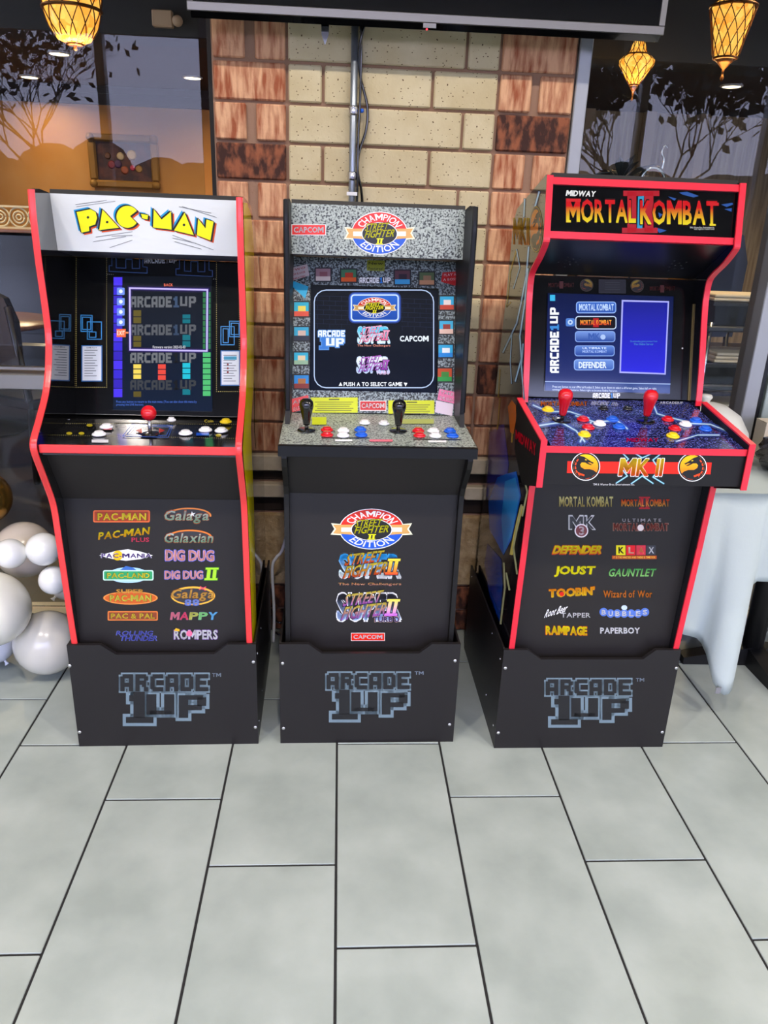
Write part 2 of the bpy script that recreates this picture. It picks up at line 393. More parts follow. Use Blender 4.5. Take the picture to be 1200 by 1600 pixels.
def dragon_logo(art, cx, cy, rx, ry, layer=1, mirror=False, top='f0c020', bot='f04a20', ring='f4efe6', body='0a0909', skew=0):
    m = -1 if mirror else 1
    def T(p): return (cx+m*p[0]*rx+skew*p[1]*ry, cy+p[1]*ry)
    if ring: art.poly([T((math.cos(a*PI/16)*1.08, math.sin(a*PI/16)*1.08)) for a in range(32)], ring, layer)
    art.poly([T((math.cos(a*PI/16)*1.02, math.sin(a*PI/16)*1.02)) for a in range(32)], body, layer+.5)
    art.poly([T((math.cos(a*PI/16)*.93, math.sin(a*PI/16)*.93)) for a in range(32)], top, layer+1, bot)
    B = [(-.62,-.28),(-.4,-.38),(-.15,-.55),(.1,-.72),(.45,-.82),(.78,-.55),(.93,-.1),(.88,.3),(.65,.66),(.4,.84),(.1,.93),(-.4,.84),(-.72,.58),(-.8,.46),(-.6,.3),(-.3,.2),(.1,.2),(.35,.05),(.42,-.15),(.3,-.3),(.05,-.3),(-.15,-.18),(-.35,-.1),(-.5,-.12),(-.3,-.22),(-.15,-.3),(-.35,-.3),(-.5,-.2)]
    art.poly([T(p) for p in B], body, layer+1.5)
    for a in range(-45, 60, 22):
        a0 = math.radians(a); a1 = math.radians(a+15)
        art.poly([T((math.cos(a0)*.74, math.sin(a0)*.74)), T((math.cos(a1)*.72, math.sin(a1)*.72)), T((math.cos(a1)*.84, math.sin(a1)*.84)), T((math.cos(a0)*.82, math.sin(a0)*.82))], bot, layer+2)
    art.poly([T(p) for p in ((.08, .62), (.35, .52), (.6, .42), (.55, .56), (.3, .68), (.12, .74))], bot, layer+2)
    art.poly([T(p) for p in ((-.1, -.5), (.02, -.56), (.08, -.5), (-.04, -.45))], top, layer+2)

# ------------------------------------------------------------------ materials
black_lam = mat('black_laminate', '171615', .45, spec=.3, bump=(900, .08, .0005))
charcoal = mat('charcoal_laminate', '221f1e', .45, spec=.35, bump=(700, .1, .0005))
riser_lam = mat('riser_laminate', '1b1818', .42, spec=.4, bump=(800, .1, .0005))
inner_black = mat('inner_black', '0e0e10', .3, spec=.5)
red_trim = mat('red_t_molding', 'ee3a3c', .28, spec=.6)
red_trim2 = mat('crimson_t_molding', 'e02338', .28, spec=.6)
black_trim = mat('black_t_molding', '0c0c0d', .35, spec=.3)
white_pl = mat('white_plastic', 'eeeef0', .25)
red_pl = mat('red_plastic', 'd01420', .15, coat=.5)
blue_pl = mat('blue_plastic', '1f5fd0', .22)
yellow_pl = mat('yellow_plastic', 'f0cf20', .22)
black_pl = mat('black_plastic', '0b0b0c', .12, coat=.6)
chrome = mat('bright_steel', 'd0d0d4', .2, 1)
alu = mat('anodised_aluminium', '96928e', .38, 1, bump=(300, .05, .0004))
alu_white = mat('pale_aluminium', 'a9acae', .45, .6)
tile_m = mat('grey_porcelain', '939c94', .38, spec=.35, var=(6, 'a8b0a8', .32, .68), bump=(160, .12, .0006))
grout = mat('dark_grout', '1c1b1a', .9)
mortar = mat('brick_mortar', '9a7a64', .95, bump=(120, .5, .003))
redbrick = mat('red_brick', '9c5434', .85, var=(14, 'deac84', .34, .60, (4.2, 1, .7)), bump=(70, .6, .004))
redbrick_d = mat('dark_red_brick', '3c2018', .85, var=(22, '96583a', .42, .64, (2, 1, 1)), bump=(70, .6, .004))
stone = mat('limestone_ledge', 'cfc0a4', .8, var=(14, 'b9a78a', .4, .7), bump=(60, .3, .002))
rough_block = mat('rough_tan_block', 'a88a5e', .9, var=(18, 'd0b488', .35, .65), bump=(45, 1, .012))
dark_gap = mat('dark_recess', '2a1d16', .9)
def cream_block_mat():
    m = mat('cream_block', 'c6b68e', .85, var=(9, 'd4c7a2', .35, .65), bump=(90, .4, .003))
    n = m.node_tree.nodes; l = m.node_tree.links; b = n['Principled BSDF']; src = b.inputs['Base Color'].links[0].from_socket
    t = n.new('ShaderNodeTexCoord'); v = n.new('ShaderNodeTexVoronoi'); v.inputs['Scale'].default_value = 75
    mp = n.new('ShaderNodeMapping'); mp.inputs['Scale'].default_value = (1, 1, 1.6); l.new(t.outputs['Object'], mp.inputs[0]); l.new(mp.outputs[0], v.inputs['Vector'])
    wn = n.new('ShaderNodeMath'); wn.operation = 'LESS_THAN'; wn.inputs[1].default_value = .16; l.new(v.outputs['Distance'], wn.inputs[0])
    mx = n.new('ShaderNodeMixRGB'); mx.inputs[2].default_value = (*lin('5a4326'), 1); l.new(wn.outputs[0], mx.inputs[0]); l.new(src, mx.inputs[1]); l.new(mx.outputs[0], b.inputs['Base Color'])
    return m
cream = cream_block_mat()
wall_white = mat('white_wall_paint', 'd8d6d0', .8)
ceil_m = mat('pale_ceiling', 'c9c7c2', .9)
orange_wall = mat('orange_wall_paint', 'd59248', .8, var=(2, 'e0a35e', .3, .7))
tan_wall = mat('tan_wood_panel', '8d7453', .6, var=(5, 'b39a72', .35, .65, (6, 6, .4)))
dark_wood_floor = mat('dark_wood_floor', '150b09', .35, var=(4, '2a1812', .35, .65, (1, 8, 1)))
dark_brown = mat('dark_brown_paint', '2b1d18', .6)
soffit_m = mat('black_soffit', '14110f', .7)
def glass_mat():
    m = bpy.data.materials.new('window_glass'); m.use_nodes = True; n = m.node_tree.nodes; l = m.node_tree.links
    for q in list(n):
        if q.type == 'BSDF_PRINCIPLED': n.remove(q)
    fr = n.new('ShaderNodeFresnel'); fr.inputs['IOR'].default_value = 1.28
    tr = n.new('ShaderNodeBsdfTransparent'); tr.inputs[0].default_value = (.87, .92, .92, 1)
    gl = n.new('ShaderNodeBsdfGlossy'); gl.inputs['Roughness'].default_value = 0.0
    mx = n.new('ShaderNodeMixShader'); l.new(fr.outputs[0], mx.inputs[0]); l.new(tr.outputs[0], mx.inputs[1]); l.new(gl.outputs[0], mx.inputs[2])
    l.new(mx.outputs[0], n['Material Output'].inputs[0]); return m
glass = glass_mat()

# ------------------------------------------------------------------ floor with its tiles
TW, TL, TX0, TY0 = .3078, .6916, -.9121, 1.6866
fl = MB().box(-3.6, 5.4, -3.1, 2.72, -.06, -.003).build('floor', grout); tag(fl, 'dark grout bed of the pale tiled floor', 'floor', kind='structure')
tile_mesh = MB().box(0, TW-.006, 0, TL-.006, -.008, 0, .0012).mesh('tile', tile_m)
for i in range(-8, 21):
    k0 = (1-i) % 3
    for j in range(-8, 3):
        x = TX0+i*TW+.0025; y = TY0+TL/3*k0+j*TL+.0025
        if y > 2.62 or y+TL < -3.1 or x < -3.6 or x+TW > 5.45: continue
        o = bpy.data.objects.new('tile', tile_mesh); COL.objects.link(o); o.parent = fl; o.location = (x, y, random.uniform(-.0004, .0004))
        if y+TL > 2.68: o.scale.y = (2.68-y)/TL

# ------------------------------------------------------------------ our room
WY = 2.60          # brick face
tag(MB().box(-3.6, 5.4, -3.1, 2.75, 4.2, 4.3).build('ceiling', ceil_m), kind='structure')
tag(MB().box(-3.75, -3.6, -3.1, 2.7, 0, 4.2).build('wall_left', wall_white), kind='structure')
tag(MB().box(5.4, 5.55, -3.1, 2.7, 0, 4.2).build('wall_right', wall_white), kind='structure')
bw = MB()
bw.box(-3.6, 5.4, -3.1, -3.0, 3.0, 4.2)
for x in (-3.6, -2.3, -1.0, .3, 1.6, 2.9, 4.2, 5.32): bw.box(x, x+.08, -3.1, -3.0, 0, 3.0)
bw.box(-3.6, 5.4, -3.1, -3.0, 0, .12)
tag(bw.build('wall_back', alu_white), kind='structure')
head = MB().box(-3.6, -.39, 2.6, 2.72, 2.72, 4.2).box(.70, 5.4, 2.6, 2.72, 2.72, 4.2)
tag(head.build('wall_header', soffit_m), kind='structure')

# brick pillar: mortar core with every brick on it
pil = MB().box(-.385, .70, WY+.012, 2.86, 0, 4.2).build('wall_front', mortar); tag(pil, 'brick pillar of red edges and cream centre between windows', kind='structure')
_bm = {}
def brick(name, m, x0, x1, z0, z1, proud=0.0, ch=.004, depth=.05):
    g = .0045; k = (name, m.name, round(x1-x0, 3), round(z1-z0, 3), round(proud, 3))
    if k not in _bm: _bm[k] = MB().box(g, x1-x0-g, -proud, depth, g, z1-z0-g, ch).mesh(name, m)
    o = bpy.data.objects.new(name, _bm[k]); COL.objects.link(o); o.parent = pil; o.location = (x0, WY+random.uniform(-.0015, .0015), z0); return o
CH = .1085; Z0 = .699
for k in range(32):
    z = Z0+k*CH; z1 = z+CH
    mL = redbrick_d if (k*7 % 5 == 1) else redbrick; mR = redbrick_d if (k*5 % 7 in (3,)) else redbrick
    if k < 2:
        xs = [-.385, -.275, -.165, .04, .25, .468, .585, .70] if k else [-.385, -.165, .05, .27, .468, .70]
        for a, b in zip(xs, xs[1:]): brick('brick', redbrick, a, b, z, z1)
        continue
    if k % 2 == 0: brick('brick', mL, -.385, -.165, z, z1)
    else: brick('brick', mL, -.385, -.283, z, z1); brick('brick', redbrick, -.262, -.165, z, z1)
    if k % 2: brick('brick', mR, .468, .70, z, z1)
    else: brick('brick', mR, .468, .573, z, z1); brick('brick', redbrick, .590, .70, z, z1)
    xs = [-.165, .038, .366, .468] if k % 2 else [-.165, -.058, .269, .468]
    for a, b in zip(xs, xs[1:]): brick('block', cream, a, b, z, z1)
for z0, z1, m in ((.634, .699, stone), (.536, .594, stone)):
    for a, b in ((-.39, .05), (.05, .45), (.45, .705)): brick('ledge_stone', m, a, b, z0, z1, .022)
for z0, z1 in ((.594, .634), (.478, .536)):
    brick('recess_strip', dark_gap, -.385, .70, z0, z1, -.004)
for a, b in ((-.385, -.09), (-.09, .31), (.31, .70)): brick('rough_block', rough_block, a, b, .191, .478, .006, .006)
for z0, z1, sh in ((.09, .191, 0), (0, .09, .1)):
    xs = [-.385]+[-.275+sh+.21*i for i in range(5) if -.3 < -.275+sh+.21*i < .65]+[.70]
    for a, b in zip(xs, xs[1:]): brick('brick', redbrick_d, a, b, z0, z1)

# windows on both sides of the pillar
def window(name, x0, x1, posts, label, rail=True):
    w = empty(name, (0, 0, 0)); tag(w, label, kind='structure')
    xs = [x0]+posts+[x1]
    for a, b in zip(xs, xs[1:]):
        for z0, z1 in (((.05, .925), (.925, 2.70)) if rail else ((.05, 2.70),)):
            MB().box(a+.02, b-.02, 2.655, 2.661, z0+.015, z1-.015).build('pane', glass, w)
    MB().box(x0, x1, 2.61, 2.70, 0, .06).build('sill_rail', alu, w)
    if rail:
        MB().box(x0, x1, 2.61, 2.70, .897, .949, .003).build('middle_rail', alu, w)
        MB().box(x0, x1, 2.645, 2.67, .957, .966).build('glazing_bead', alu, w)
    MB().box(x0, x1, 2.61, 2.70, 2.68, 2.74).build('head_rail', alu, w)
    for i, x in enumerate(xs):
        if rail and i == len(xs)-1:
            MB().box(x+.004, x+.022, 2.655, 2.70, 0, 2.72).build('post', soffit_m, w); continue
        hw = .02 if i in (0, len(xs)-1) else .026
        MB().box(x-hw, x+hw, 2.60, 2.70, 0, 2.72, .003).build('post', alu_white, w)
    return w
window('window_1', -3.58, -.408, [-2.1], 'large aluminium framed window left of the brick pillar')
w2 = window('window_2', .722, 5.38, [1.445, 3.4], 'large aluminium framed window right of the brick pillar', False)
MB().box(1.487, 1.50, 2.63, 2.68, .03, 2.68).build('gasket', inner_black, w2)
MB().box(1.505, 1.56, 2.62, 2.69, .03, 2.68, .003).build('door_stile', mat('greenish_aluminium', 'b4c2ba', .4, .5), w2)

# ------------------------------------------------------------------ dining room behind the windows
tag(MB().box(-7, 8, 2.72, 11.2, -.05, -.004).build('floor_inside', dark_wood_floor), kind='structure')
tag(MB().box(-7, 8, 2.76, 11.2, 2.9, 3.0).build('ceiling_inside', mat('brown_ceiling', '3c2e26', .8)), kind='structure')
tag(MB().box(-7, -1.62, 11.0, 11.15, 0, 2.9).build('wall_orange', orange_wall), kind='structure')
tag(MB().box(-1.62, 1.2, 11.0, 11.15, 0, 2.9).build('wall_dark', mat('plum_paint', '3a2a30', .6)), kind='structure')
tag(MB().box(1.2, 8, 11.0, 11.15, 0, 2.9).build('wall_tan', tan_wall), kind='structure')
tag(MB().box(-7.1, -7, 2.72, 11.0, 0, 2.9).build('wall_inside_left', orange_wall), kind='structure')
tag(MB().box(8, 8.1, 2.72, 11.0, 0, 2.9).build('wall_inside_right', tan_wall), kind='structure')
tag(MB().box(-7, 8, 5.2, 5.5, 2.42, 2.9).build('trim_1', soffit_m), 'black bulkhead under the dining room ceiling', kind='structure')
tr2 = MB().box(-7, -1.62, 10.9, 11.0, 2.82, 2.9).box(-7, -1.62, 10.93, 11.0, 2.7, 2.82)
tag(tr2.build('trim_2', dark_brown), 'dark crown moulding on the orange wall', kind='structure')
# far wall on the right: upright boards and a doorway post
for i, x in enumerate((3.1, 3.9, 4.6)):
    tag(MB().box(x, x+.12, 10.85, 11.0, 0, 2.9).build('trim_%d' % (3+i), mat('beige_trim', 'b59b78', .6)), kind='structure')

def disc_lamp(x, y, z, watt, r, label, color, group):
    t = empty('ceiling_lamp', (x, y, z)); tag(t, label, 'ceiling lamp', group)
    MB().lathe([(r*1.25, 0), (r*1.25, -.012), (r*1.02, -.018), (r*1.02, -.004)], 24).build('ring', white_pl, t)
    MB().lathe([(r, -.003), (r, -.014)], 24).build('diffuser', mat('lamp_diffuser_'+color, color, .5, emit=9), t)
    ld = bpy.data.lights.new('lamp_light', 'AREA'); ld.shape = 'DISK'; ld.size = r*2; ld.energy = watt; ld.color = lin(color); ld.spread = 2.6
    lo = bpy.data.objects.new('lamp_light', ld); COL.objects.link(lo); lo.parent = t; lo.location = (0, 0, -.022)
    return t
for x, y in OUR_LAMPS: disc_lamp(x, y, 4.2, CEIL_W, .07, 'round flush ceiling lamp over the tiled floor', 'fff3e8', 'round lamps over the tiled floor')
LAMP_LABEL = {(-2.78, 8.83): 'round ceiling lamp glowing just below the bulbous left lantern', (-3.64, 10.4): 'round ceiling lamp nearest the left edge of the left window',
              (-1.68, 9.9): 'round ceiling lamp beside the brick pillar in the left window', (4.0, 8.8): 'round ceiling lamp below the tapered six sided lantern'}
for x, y in INNER_LAMPS: disc_lamp(x, y, 2.9, INNER_W*(.3 if y > 9.5 else .5 if y < 5 else 1), .09, LAMP_LABEL.get((x, y), 'unseen small round dining room ceiling lamp above the view'), 'ffdcae', 'round lamps in the dining room ceiling')

# ------------------------------------------------------------------ arcade cabinets
def speckle_mat():
    m = mat('speckled_stone_print', 'a9b4a8', .35)
    n = m.node_tree.nodes; l = m.node_tree.links; b = n['Principled BSDF']
    t = n.new('ShaderNodeTexCoord'); z = n.new('ShaderNodeTexNoise'); z.inputs['Scale'].default_value = 210; z.inputs['Detail'].default_value = 3
    r = n.new('ShaderNodeValToRGB'); e = r.color_ramp.elements; e[0].position = .40; e[0].color = (*lin('26282a'), 1); e[1].position = .47; e[1].color = (*lin('8f988f'), 1)
    q = e.new(.6); q.color = (*lin('b2bab1'), 1)
    l.new(t.outputs['Object'], z.inputs['Vector']); l.new(z.outputs['Fac'], r.inputs[0]); l.new(r.outputs[0], b.inputs['Base Color']); return m
speckle = speckle_mat()
speckle_dark_shaded = speckle.copy(); speckle_dark_shaded.name = 'dark_shaded_speckled_print'  # darker bezel print, with the shade on the bezel also put into its colour
for q in speckle_dark_shaded.node_tree.nodes:
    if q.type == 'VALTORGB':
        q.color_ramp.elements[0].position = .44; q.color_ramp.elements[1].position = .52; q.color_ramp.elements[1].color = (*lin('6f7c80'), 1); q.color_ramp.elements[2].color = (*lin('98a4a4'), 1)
def storm_mat():
    m = mat('storm_print', '1c2058', .14, coat=.4)
    n = m.node_tree.nodes; l = m.node_tree.links; b = n['Principled BSDF']
    t = n.new('ShaderNodeTexCoord'); z = n.new('ShaderNodeTexNoise'); z.inputs['Scale'].default_value = 230; z.inputs['Detail'].default_value = 4
    r = n.new('ShaderNodeValToRGB'); e = r.color_ramp.elements; e[0].position = .36; e[0].color = (*lin('0c0c22'), 1); e[1].position = .66; e[1].color = (*lin('6f78c0'), 1)
    q = e.new(.52); q.color = (*lin('23265e'), 1)
    l.new(t.outputs['Object'], z.inputs['Vector']); l.new(z.outputs['Fac'], r.inputs[0]); l.new(r.outputs[0], b.inputs['Base Color']); return m
storm = storm_mat()
side_gloss = mat('glossy_black_side', '0c0c0e', .06, spec=.6, coat=.6)
side_gloss_m = mat('glossy_side_print', '101016', .08, spec=.6, coat=.6)
white_panel = mat('white_marquee_panel', 'e4e8e8', .3)
bezel_m = mat('bezel_acrylic', '0a0a0c', .12, spec=.5)
screen_off = mat('screen_glass', '050608', .05, spec=.6)

MB0 = MB
def edge_offset(prof, d):
    out = []
    for i, p in enumerate(prof):
        a = Vector(prof[max(i-1, 0)]); b = Vector(prof[min(i+1, len(prof)-1)]); t = (b-a).normalized()
        n = Vector((t.y, -t.x)); out.append((p[0]+n.x*d, p[1]+n.y*d))
    return out
def side_panel(root, x0, x1, prof, back, m, trim_m, trim_w=.004):
    """prof runs along the visible front edge from top to bottom, back closes the outline"""
    sp = MB().prism(prof+back, x0, x1, 'x').build('side_panel', m, root)
    # the outer side of a front edge running downwards is -y
    fo = edge_offset(prof, trim_w); fi = edge_offset(prof, -.001)
    if fo[len(fo)//2][0] > prof[len(prof)//2][0]: fo = edge_offset(prof, -trim_w); fi = edge_offset(prof, .001)
    mb = MB(); n = len(prof); e = .0008
    vs = []
    for a, b in zip(fo, fi):
        m_ = ((a[0]*.75+b[0]*.25), (a[1]*.75+b[1]*.25))
        vs += [(x0-e, *b), (x0-e, *m_), (x0+.003, *a), (x1-.003, *a), (x1+e, *m_), (x1+e, *b)]
    fs = [(i*6+j, i*6+(j+1) % 6, (i+1)*6+(j+1) % 6, (i+1)*6+j) for i in range(n-1) for j in range(6)]+[tuple(range(6)), tuple((n-1)*6+5-j for j in range(6))]
    mb.add(vs, fs, False).build('edge_trim', trim_m, sp)
    return sp
def push_button(root, sheet, px, panel, color_m, r=.0135):
    u, v = Art(sheet).uv(px); P, U, V = (Vector(q) for q in panel); U.normalize(); V.normalize(); N = U.cross(V); c = P+U*u+V*v
    b = MB0().lathe([(r*1.18, 0), (r*1.22, .002), (r*1.1, .0045), (r*.86, .005)], 20, c[:], N[:]).build('button', color_m, root)
    MB0().lathe([(r*.82, .003), (r*.82, .0075), (r*.7, .0095), (r*.25, .0088)], 20, c[:], N[:]).build('plunger', color_m, b)
    return b
def joystick(root, sheet, px, panel, kind, m):
    u, v = Art(sheet).uv(px); P, U, V = (Vector(q) for q in panel); U.normalize(); V.normalize(); N = U.cross(V); c = P+U*u+V*v
    j = MB0().lathe([(.0048, 0), (.0048, .042)], 12, c[:], N[:]).build('joystick', chrome, root)
    MB0().lathe([(.024, .0008), (.024, .0022), (.021, .0032), (.006, .0035)], 24, c[:], N[:]).build('dust_washer', black_pl, j)
    if kind == 'ball':
        k = [(.0195*math.sin(a*PI/14)+.0001, .056-.0195*math.cos(a*PI/14)) for a in range(15)]
    else:
        k = [(.0085, .016), (.0095, .02), (.0115, .034), (.0155, .052), (.0185, .064), (.0185, .070), (.0165, .078), (.011, .0835), (.003, .0855)]
    MB0().lathe(k, 20, c[:], N[:]).build('grip', m, j)
    return j
def riser(center, yaw, label, sheet, art_box, tm_box, screws, notch):
    t = empty('cabinet_riser', center, yaw); tag(t, label, 'riser', 'black risers under the arcade cabinets')
    H = .337; W = .259; D = .578; n0, n1, n2, n3, nz = notch
    front = MB().prism([(-W, 0), (W, 0), (W, H), (n3, H), (n2, nz), (n1, nz), (n0, H), (-W, H)], 0, .012, 'y').build('front_panel', riser_lam, t)
    for s in (-1, 1):
        MB().box(min(s*W, s*(W-.006)), max(s*W, s*(W-.006)), .0121, D, 0, H, .0008).build('side_panel', riser_lam, t)
    MB().box(-W+.0062, W-.0062, D-.012, D, .0, H-.03).build('back_panel', riser_lam, t)
    MB().box(-W+.0062, W-.0062, .0122, D-.0122, .262, .275).build('deck', inner_black, t)
    a = Art(sheet); stacked_logo(a, *art_box, '161618', '66777f')
    a.txt('TM', *tm_box, '8d99a6', 1, .03)
    a.build('logo_print', front, ((0, 0, 0), (1, 0, 0), (0, 0, 1)), label='blue grey pixel lettering ARCADE 1UP')
    for px in screws:
        u, v = Art(sheet).uv(px)
        MB().lathe([(.0055, 0), (.0055, .0015), (.004, .003), (.0008, .0034)], 12, (u, 0, v), (0, -1, 0)).build('screw', chrome, t)
    # side screws near the front edge
    for s in (-1, 1):
        for y, z in ((.03, .29), (.03, .06), (.16, .30), (.16, .08), (.54, .31), (.54, .08)):
            MB().lathe([(.0035, 0), (.003, .002), (.0008, .0022)], 10, (s*W, y, z), (s, 0, 0)).build('screw', chrome, t)
    return t
def cabinet(center, yaw, label, dx=0):
    t = empty('arcade_cabinet', (center[0], center[1], .275), yaw)
    tag(t, label, 'arcade cabinet', 'upright arcade cabinets'); return t
# every part is given in metres above the floor; the root stands on the riser deck
ZB = .275
class Shift(MB):
    def build(s, name, m, parent=None, label=None):
        if parent is not None and parent.type == 'EMPTY': pass
        s.v = [(x, y, z-ZB) for x, y, z in s.v]; return MB0.build(s, name, m, parent, label)
MB0 = MB
def dn(panel): return ((panel[0][0], panel[0][1], panel[0][2]-ZB), panel[1], panel[2])
X3 = (1, 0, 0)

PMC, PMY = (-.481, 1.915, 0), math.radians(1.0)
SFC, SFY = (.102, 1.923, 0), math.radians(.5)
MKC, MKY = (.739, 1.895, 0), math.radians(.3)
riser(PMC, PMY, 'black wooden riser under the red trimmed cabinet with white marquee', 'PM_riser', (183.5, 1051, 331, 1138), (331.5, 1051.5, 345.5, 1057.5),
      [(109, 1040), (124.5, 1143.5), (396, 1034), (399, 1136)], (-.168, -.128, .142, .18, .306))
riser(SFC, SFY, 'black wooden riser under the middle cabinet with speckled panels', 'SF_riser', (506, 1049, 645, 1132), (648, 1048.5, 662, 1054),
      [(441.5, 1036), (443, 1137.5), (711, 1032), (702.5, 1131.5)], (-.176, -.138, .14, .176, .306))
riser(MKC, MKY, 'black wooden riser under the red framed cabinet beside the table', 'MK_riser', (848, 1059, 991, 1140), (993.5, 1059, 1006.5, 1064.5),
      [(789.5, 1043.5), (778.5, 1144.5), (1056.5, 1043.5), (1034.5, 1143.5)], (-.19, -.149, .151, .185, .306))

def smooth_prof(p, n=5): return [(v.x, v.y) for v in (Vector((q[0], q[1])) for q in smooth_curve([(a, b, 0) for a, b in p], n))]
# ---------------------------------------------------------------- cabinet with the white marquee and red trim
MB = Shift
pm = cabinet(PMC, PMY, 'arcade cabinet with red edge trim, white marquee and red ball joystick')
up = [(.085, 1.505), (.079, 1.46), (.078, 1.414), (.079, 1.345), (.084, 1.282), (.088, 1.22), (.088, 1.175), (.079, 1.137), (.056, 1.085), (.02, 1.036), (-.038, .99), (-.088, .955), (-.101, .937), (-.097, .915), (-.066, .856), (-.03, .786), (-.018, .75), (-.014, .719)]
prof = smooth_prof(up, 4)+[(.002, .45), (.017, .28)]
back = [(.55, .28), (.55, 1.28), (.40, 1.44), (.30, 1.49), (.12, 1.508)]
pm_sides = [side_panel(pm, s*.2475-(.014 if s > 0 else 0), s*.2475+(.014 if s < 0 else 0), prof, back, side_gloss, red_trim) for s in (-1, 1)]
IX = .2333
marq = MB().slab(-IX, IX, (.204, 1.366), (.190, 1.500), .01).build('marquee', white_panel, pm)
MB().slab(-IX, IX, (.190, 1.5005), (.40, 1.44), .01).build('top_panel', black_lam, pm)
MB().slab(-IX, IX, (.204, 1.3655), (.345, 1.345), .008).build('speaker_panel', inner_black, pm)
bez = MB().slab(-IX, IX, (.206, .94), (.352, 1.344), .01).build('bezel', bezel_m, pm)
cp = MB().slab(-IX, IX, (-.084, .922), (.206, .928), .012).box(-IX, IX, -.084, .205, .926, .9345).build('control_panel', mat('black_deck_print', '121214', .14, coat=.3), pm)
MB().box(-IX, IX, -.092, -.0845, .9165, .937, .002).build('deck_trim', red_trim, pm)
MB().slab(-IX, IX, (.033, .758), (-.06, .9215), .012).build('kick_panel', charcoal, pm)
lower = MB().slab(-IX, IX, (.034, .277), (.034, .757), .012).build('lower_panel', charcoal, pm)
MB().box(-IX, IX, .53, .54, .28, 1.27).build('back_panel', inner_black, pm)
P_mq = dn(((0, .204, 1.366), X3, (0, -.014, .134))); P_bz = dn(((0, .206, .94), X3, (0, .154, .426))); P_lo = dn(((0, .034, .33), X3, (0, 0, 1)))
P_cp = dn(((0, -.085, .9345), X3, (0, .291, .006)))
# marquee lettering
a = Art('PM_marquee', (40, 280), 3)
L = {'P': [(238,152),(305,138),(330,152),(337,180),(328,212),(299,222),(301,243),(262,251)], 'A': [(360,138),(441,227),(344,239)],
     'H': [(540,160),(576,166),(573,189),(546,183)], 'M': [(600,136),(638,186),(683,148),(686,237),(597,226)], 'A2': [(746,153),(791,263),(694,240)], 'N': [(808,181),(843,226),(847,186),(883,197),(868,288),(802,262)]}
cmouth = [(478+53*math.cos(math.radians(t)), 175+53*math.sin(math.radians(t))) for t in range(32, 330, 9)]+[(492, 172)]
L['C'] = cmouth
for k, q in L.items():
    for dx, dy, c, l in ((-13, -9, '2f8fc0', .5), (-6, -4, '101010', 1), (13, 10, 'c8502a', .5), (7, 5, '101010', 1), (0, 0, 'f0e01c', 2)): a.poly([(x+dx, y+dy) for x, y in q], c, l)
    cx = sum(x for x, y in q)/len(q); cy = sum(y for x, y in q)/len(q)
    a.line([(cx+(x-cx)*1.0, cy+(y-cy)*1.0) for x, y in q], 2.6, '141414', 2.5, True)
for c in ((293, 178), (383, 200), (743, 213)): a.ell(*c, 6, 6, '141414', 3, n=12)
for q in (((235,118),(380,98)), ((240,128),(420,102)), ((720,128),(870,158)), ((735,127),(895,178)), ((330,270),(500,245)), ((318,292),(470,268)), ((395,320),(500,285)), ((690,262),(880,330)), ((700,292),(825,327)), ((405,266),(500,262)), ((690,275),(800,300))):
    a.line(q, 2, '4a4a4a', 1)
a.build('marquee_print', marq, P_mq, label='yellow PAC-MAN lettering with blue and red shadows')
# bezel artwork
a = Art('PM_bezel', (40, 280), 3)
for x0, y0, x1, y1 in ((238, 352, 380, 975), (895, 372, 1002, 995)):
    for p, q in (((x0, y0), (x0, y1)), ((x1, y0), (x1, y1)), ((x0, y1), (x1, y1))): a.dots(p, q, 9, 3, 'b9a860')
a.dots((385, 445), (890, 468), 9, 3, '8a8a80')
for q in ([(405,362),(405,405),(392,405),(392,432),(570,440),(570,412),(550,410),(550,368)], [(425,362),(425,415),(470,417),(470,375),(500,376),(500,418),(535,418),(535,368)],
          [(722,372),(722,420),(705,420),(705,448),(876,456),(876,428),(860,427),(860,380)], [(745,374),(745,430),(775,432),(775,385),(808,386),(808,433),(840,434),(840,380)]):
    a.line(q, 4, '27406a', 1)
for x0, y0, x1, y1 in ((260, 637, 312, 713), (267, 646, 305, 704), (290, 668, 356, 750), (299, 715, 330, 741), (916, 690, 978, 776), (926, 700, 950, 766), (956, 665, 1003, 738), (964, 674, 1000, 728)):
    a.line([(x0, y0), (x1, y0+1), (x1, y1), (x0, y1)], 4, '3f86bf', 1, True)
for x0, y0, x1, y1 in ((262, 778, 360, 948), (914, 802, 1006, 968)):
    a.rect(x0, y0, x1, y1, '2a5f98', 1); a.rect(x0+5, y0+5, x1-5, y1-5, 'c9ced2', 1.5)
    for k in range(11): a.rect(x0+14, y0+22+k*12, x0+14+(62, 48, 55, 40, 58, 50)[k % 6], y0+25+k*12, '4a5058', 2)
a.txt('GAME PLAY', 285, 786, 335, 793, '333333', 2, .03)
a.rect(930, 830, 990, 846, '3a8fae', 2)
for k in range(3): a.ell(948, 868+k*18, 5, 5, '7a3030', 2.2, n=10)
inline_logo(a, 557, 369, 710, 394, '8d9298', '3d3f48')
a.build('bezel_print', bez, P_bz)
scr = MB().slab(-.133, .135, (.206+.014*.34-.002, .94+.014*.94), (.206+.387*.34-.002, .94+.387*.94), .004).build('screen', screen_off, pm)
a = Art('PM_bezel', (40, 280), 3, lift=9)
a.poly([(414, 456), (873, 458), (876, 1088), (412, 1080)], '0a0e16', 0, '0b1a33')
for k in range(13): a.rect(414, 460+k*43.5, 455, 460+k*43.5+40, ('4a35e8', '3a2bd0', '3626b8')[k % 3], 1)
for k in range(4):
    y = 510+k*48; a.rect(430, y, 466, y+34, '6f8ee8', 2, r=4); a.ell(448, y+17, 9, 9, 'e4ecff', 3, n=12)
